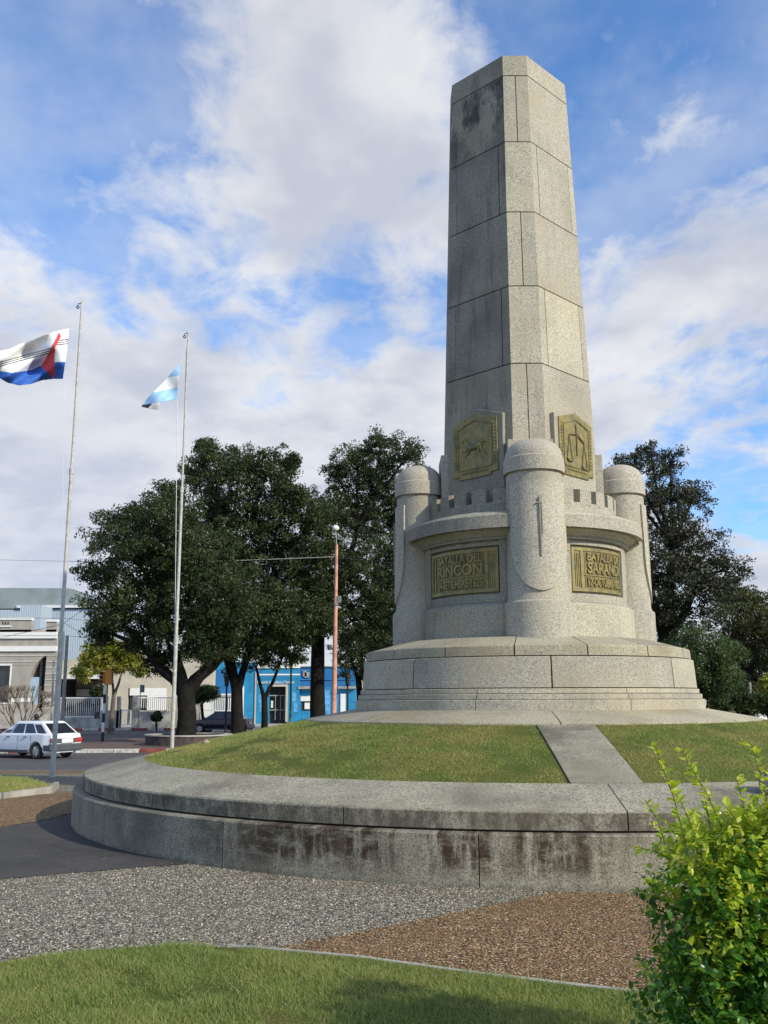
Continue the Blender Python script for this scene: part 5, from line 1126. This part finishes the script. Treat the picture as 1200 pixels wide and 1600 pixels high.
pebbles('loose brown gravel stones between the lawn edging and the wall', 4500, lambda x, y, r: inpoly(x+r.gauss(0, .10), y+r.gauss(0, .10), BRP), ((-1.2, 4), (5.4, 8.8)), m_peb('pebble_brown', (.16, .085, .035), (.38, .22, .10), (.60, .46, .28)), .004, .009, .010)
# ================================================================== FOREGROUND BUSH
Yb = 3.7; e = empty('bush', (1.75, Yb, 0), 'leafy privet bush with bright yellow green shoots in the right foreground', 'bush'); org = Vector((1.75, Yb, 0)); kb = Yb/F
lob = [(1068, 1345, 42), (1125, 1345, 55), (1185, 1330, 60), (1240, 1320, 70), (1075, 1420, 62), (1150, 1420, 80), (1230, 1410, 100), (1090, 1510, 70), (1170, 1520, 95), (1260, 1520, 120), (1080, 1590, 66), (1150, 1620, 95), (1260, 1640, 130), (1340, 1450, 110), (1340, 1350, 80), (1340, 1600, 130), (1110, 1690, 90), (1230, 1720, 120), (1330, 1720, 120), (1470, 1420, 130), (1480, 1260, 110), (1500, 1120, 100), (1590, 1220, 130), (1600, 1400, 140), (1560, 1040, 80)]
rb2 = random.Random(21); tw = []; stems = MB()
for (u, v, r) in lob:
    if u < 1130: u += 12
    p = at(u, v, Yb); off = rb2.uniform(-.16, .2); c_ = Vector((p.x, Yb+off, p.z)); R = r*kb*1.02
    stems.tube([(rb2.uniform(-.15, .15), rb2.uniform(-.1, .1), -.02), (c_-org)*.5+Vector((0, 0, .02)), c_-org], [.012, .009, .005], 5)
    for i in range(int(125*(r/60)**2)):
        d = Vector((rb2.gauss(0, 1), rb2.gauss(0, 1), rb2.gauss(.15, 1))).normalized(); q = c_+d*R*(.35+.68*rb2.random()**.7)
        if q.z < .04: continue
        dirn = (d+Vector((0, 0, .55))).normalized(); tw.append((q-org, dirn, rb2.uniform(.07, .13), d.z*.5+(q.z-.55)*.9))
shoots = [((1078, 1340), (1020, 1160), -.15), ((1140, 1320), (1062, 1168), -.05), ((1205, 1290), (1172, 1160), -.1), ((1040, 1320), (1008, 1250), -.2), ((1160, 1310), (1130, 1255), -.18), ((1110, 1340), (1100, 1240), 0), ((1215, 1270), (1196, 1200), .05), ((1060, 1350), (992, 1322), -.1), ((1165, 1300), (1150, 1215), .1), ((1090, 1330), (1055, 1235), .1), ((1260, 1280), (1240, 1150), 0)]
for a, b, off in shoots:
    p0, p1 = at(a[0], a[1], Yb+off)-org, at(b[0], b[1], Yb+off)-org; L = (p1-p0).length; pm = p0.lerp(p1, .5)+Vector((.010, 0, .006))
    stems.tube([p0, pm, p1], [.0032, .0024, .0012], 5); n = int(L/.015)
    for i in range(n): t = .05+.95*i/n; q = p0.lerp(pm, t*2) if t < .5 else pm.lerp(p1, t*2-1); tw.append((q, (p1-p0).normalized(), -1-(t > .3), 9))
stems.build('stem', M_STEM, e, smooth=60)
V = []; MI = []; RN = []
def leaf(q, dirn, L, new, rn):
    L *= rb2.uniform(.55, 1.25)
    side = dirn.cross(Vector((rb2.gauss(0, 1), rb2.gauss(0, 1), rb2.gauss(0, 1)))).normalized(); ax = (dirn*.55+side*.9+Vector((0, 0, -.05))).normalized()
    wv = ax.cross(Vector((rb2.gauss(0, .5), rb2.gauss(0, .5), 1))).normalized(); up_ = wv.cross(ax).normalized()
    if up_.z < 0: up_ = -up_
    W = L*rb2.uniform(.22, .30); cr = L*rb2.uniform(.03, .10); tipd = -L*rb2.uniform(.0, .18)
    b0, m1, m2, tp = q, q+ax*L*.35+up_*0, q+ax*L*.70+up_*tipd*.4, q+ax*L+up_*tipd
    for s_ in (-1, 1):
        e1_, e2_ = m1+wv*W*s_+up_*cr, m2+wv*W*.82*s_+up_*(cr*.8)
        for quad in ((b0, m1, e1_, b0.lerp(e1_, .5)+wv*W*.18*s_), (m1, m2, e2_, e1_), (m2, tp, tp.lerp(e2_, .45)+wv*W*.12*s_, e2_)):
            V.extend([tuple(x) for x in quad]); MI.append(0 if new else 1); RN.append(rn)
for (q, d, ln, hgt) in tw:
    if ln < 0:
        for k in range(2): leaf(q, (d+Vector((0, 0, .2))).normalized(), rb2.uniform(.024, .046), True, rb2.random()*(.5 if ln > -2 else .9)); 
        continue
    new = rb2.random() < sm((hgt-.04)/.60)*.92; rn0 = rb2.random()*.7
    side = Vector((rb2.gauss(0, .3), rb2.gauss(0, .3), rb2.gauss(.1, .3))); dd = (d+side).normalized()
    stems2 = None; n = int(ln/.012)
    for i in range(n): leaf(q+dd*(ln*i/n), dd, rb2.uniform(.026, .046)*(1-.3*i/n), new, min(1, rn0+.3*rb2.random()*(i/n)))
rawmesh('foliage', np.array(V), len(MI), 4, [M_BU_N, M_BU_O], RN, e, MI)
for o_ in bpy.data.objects:
    if 'org' in o_.keys(): del o_['org']
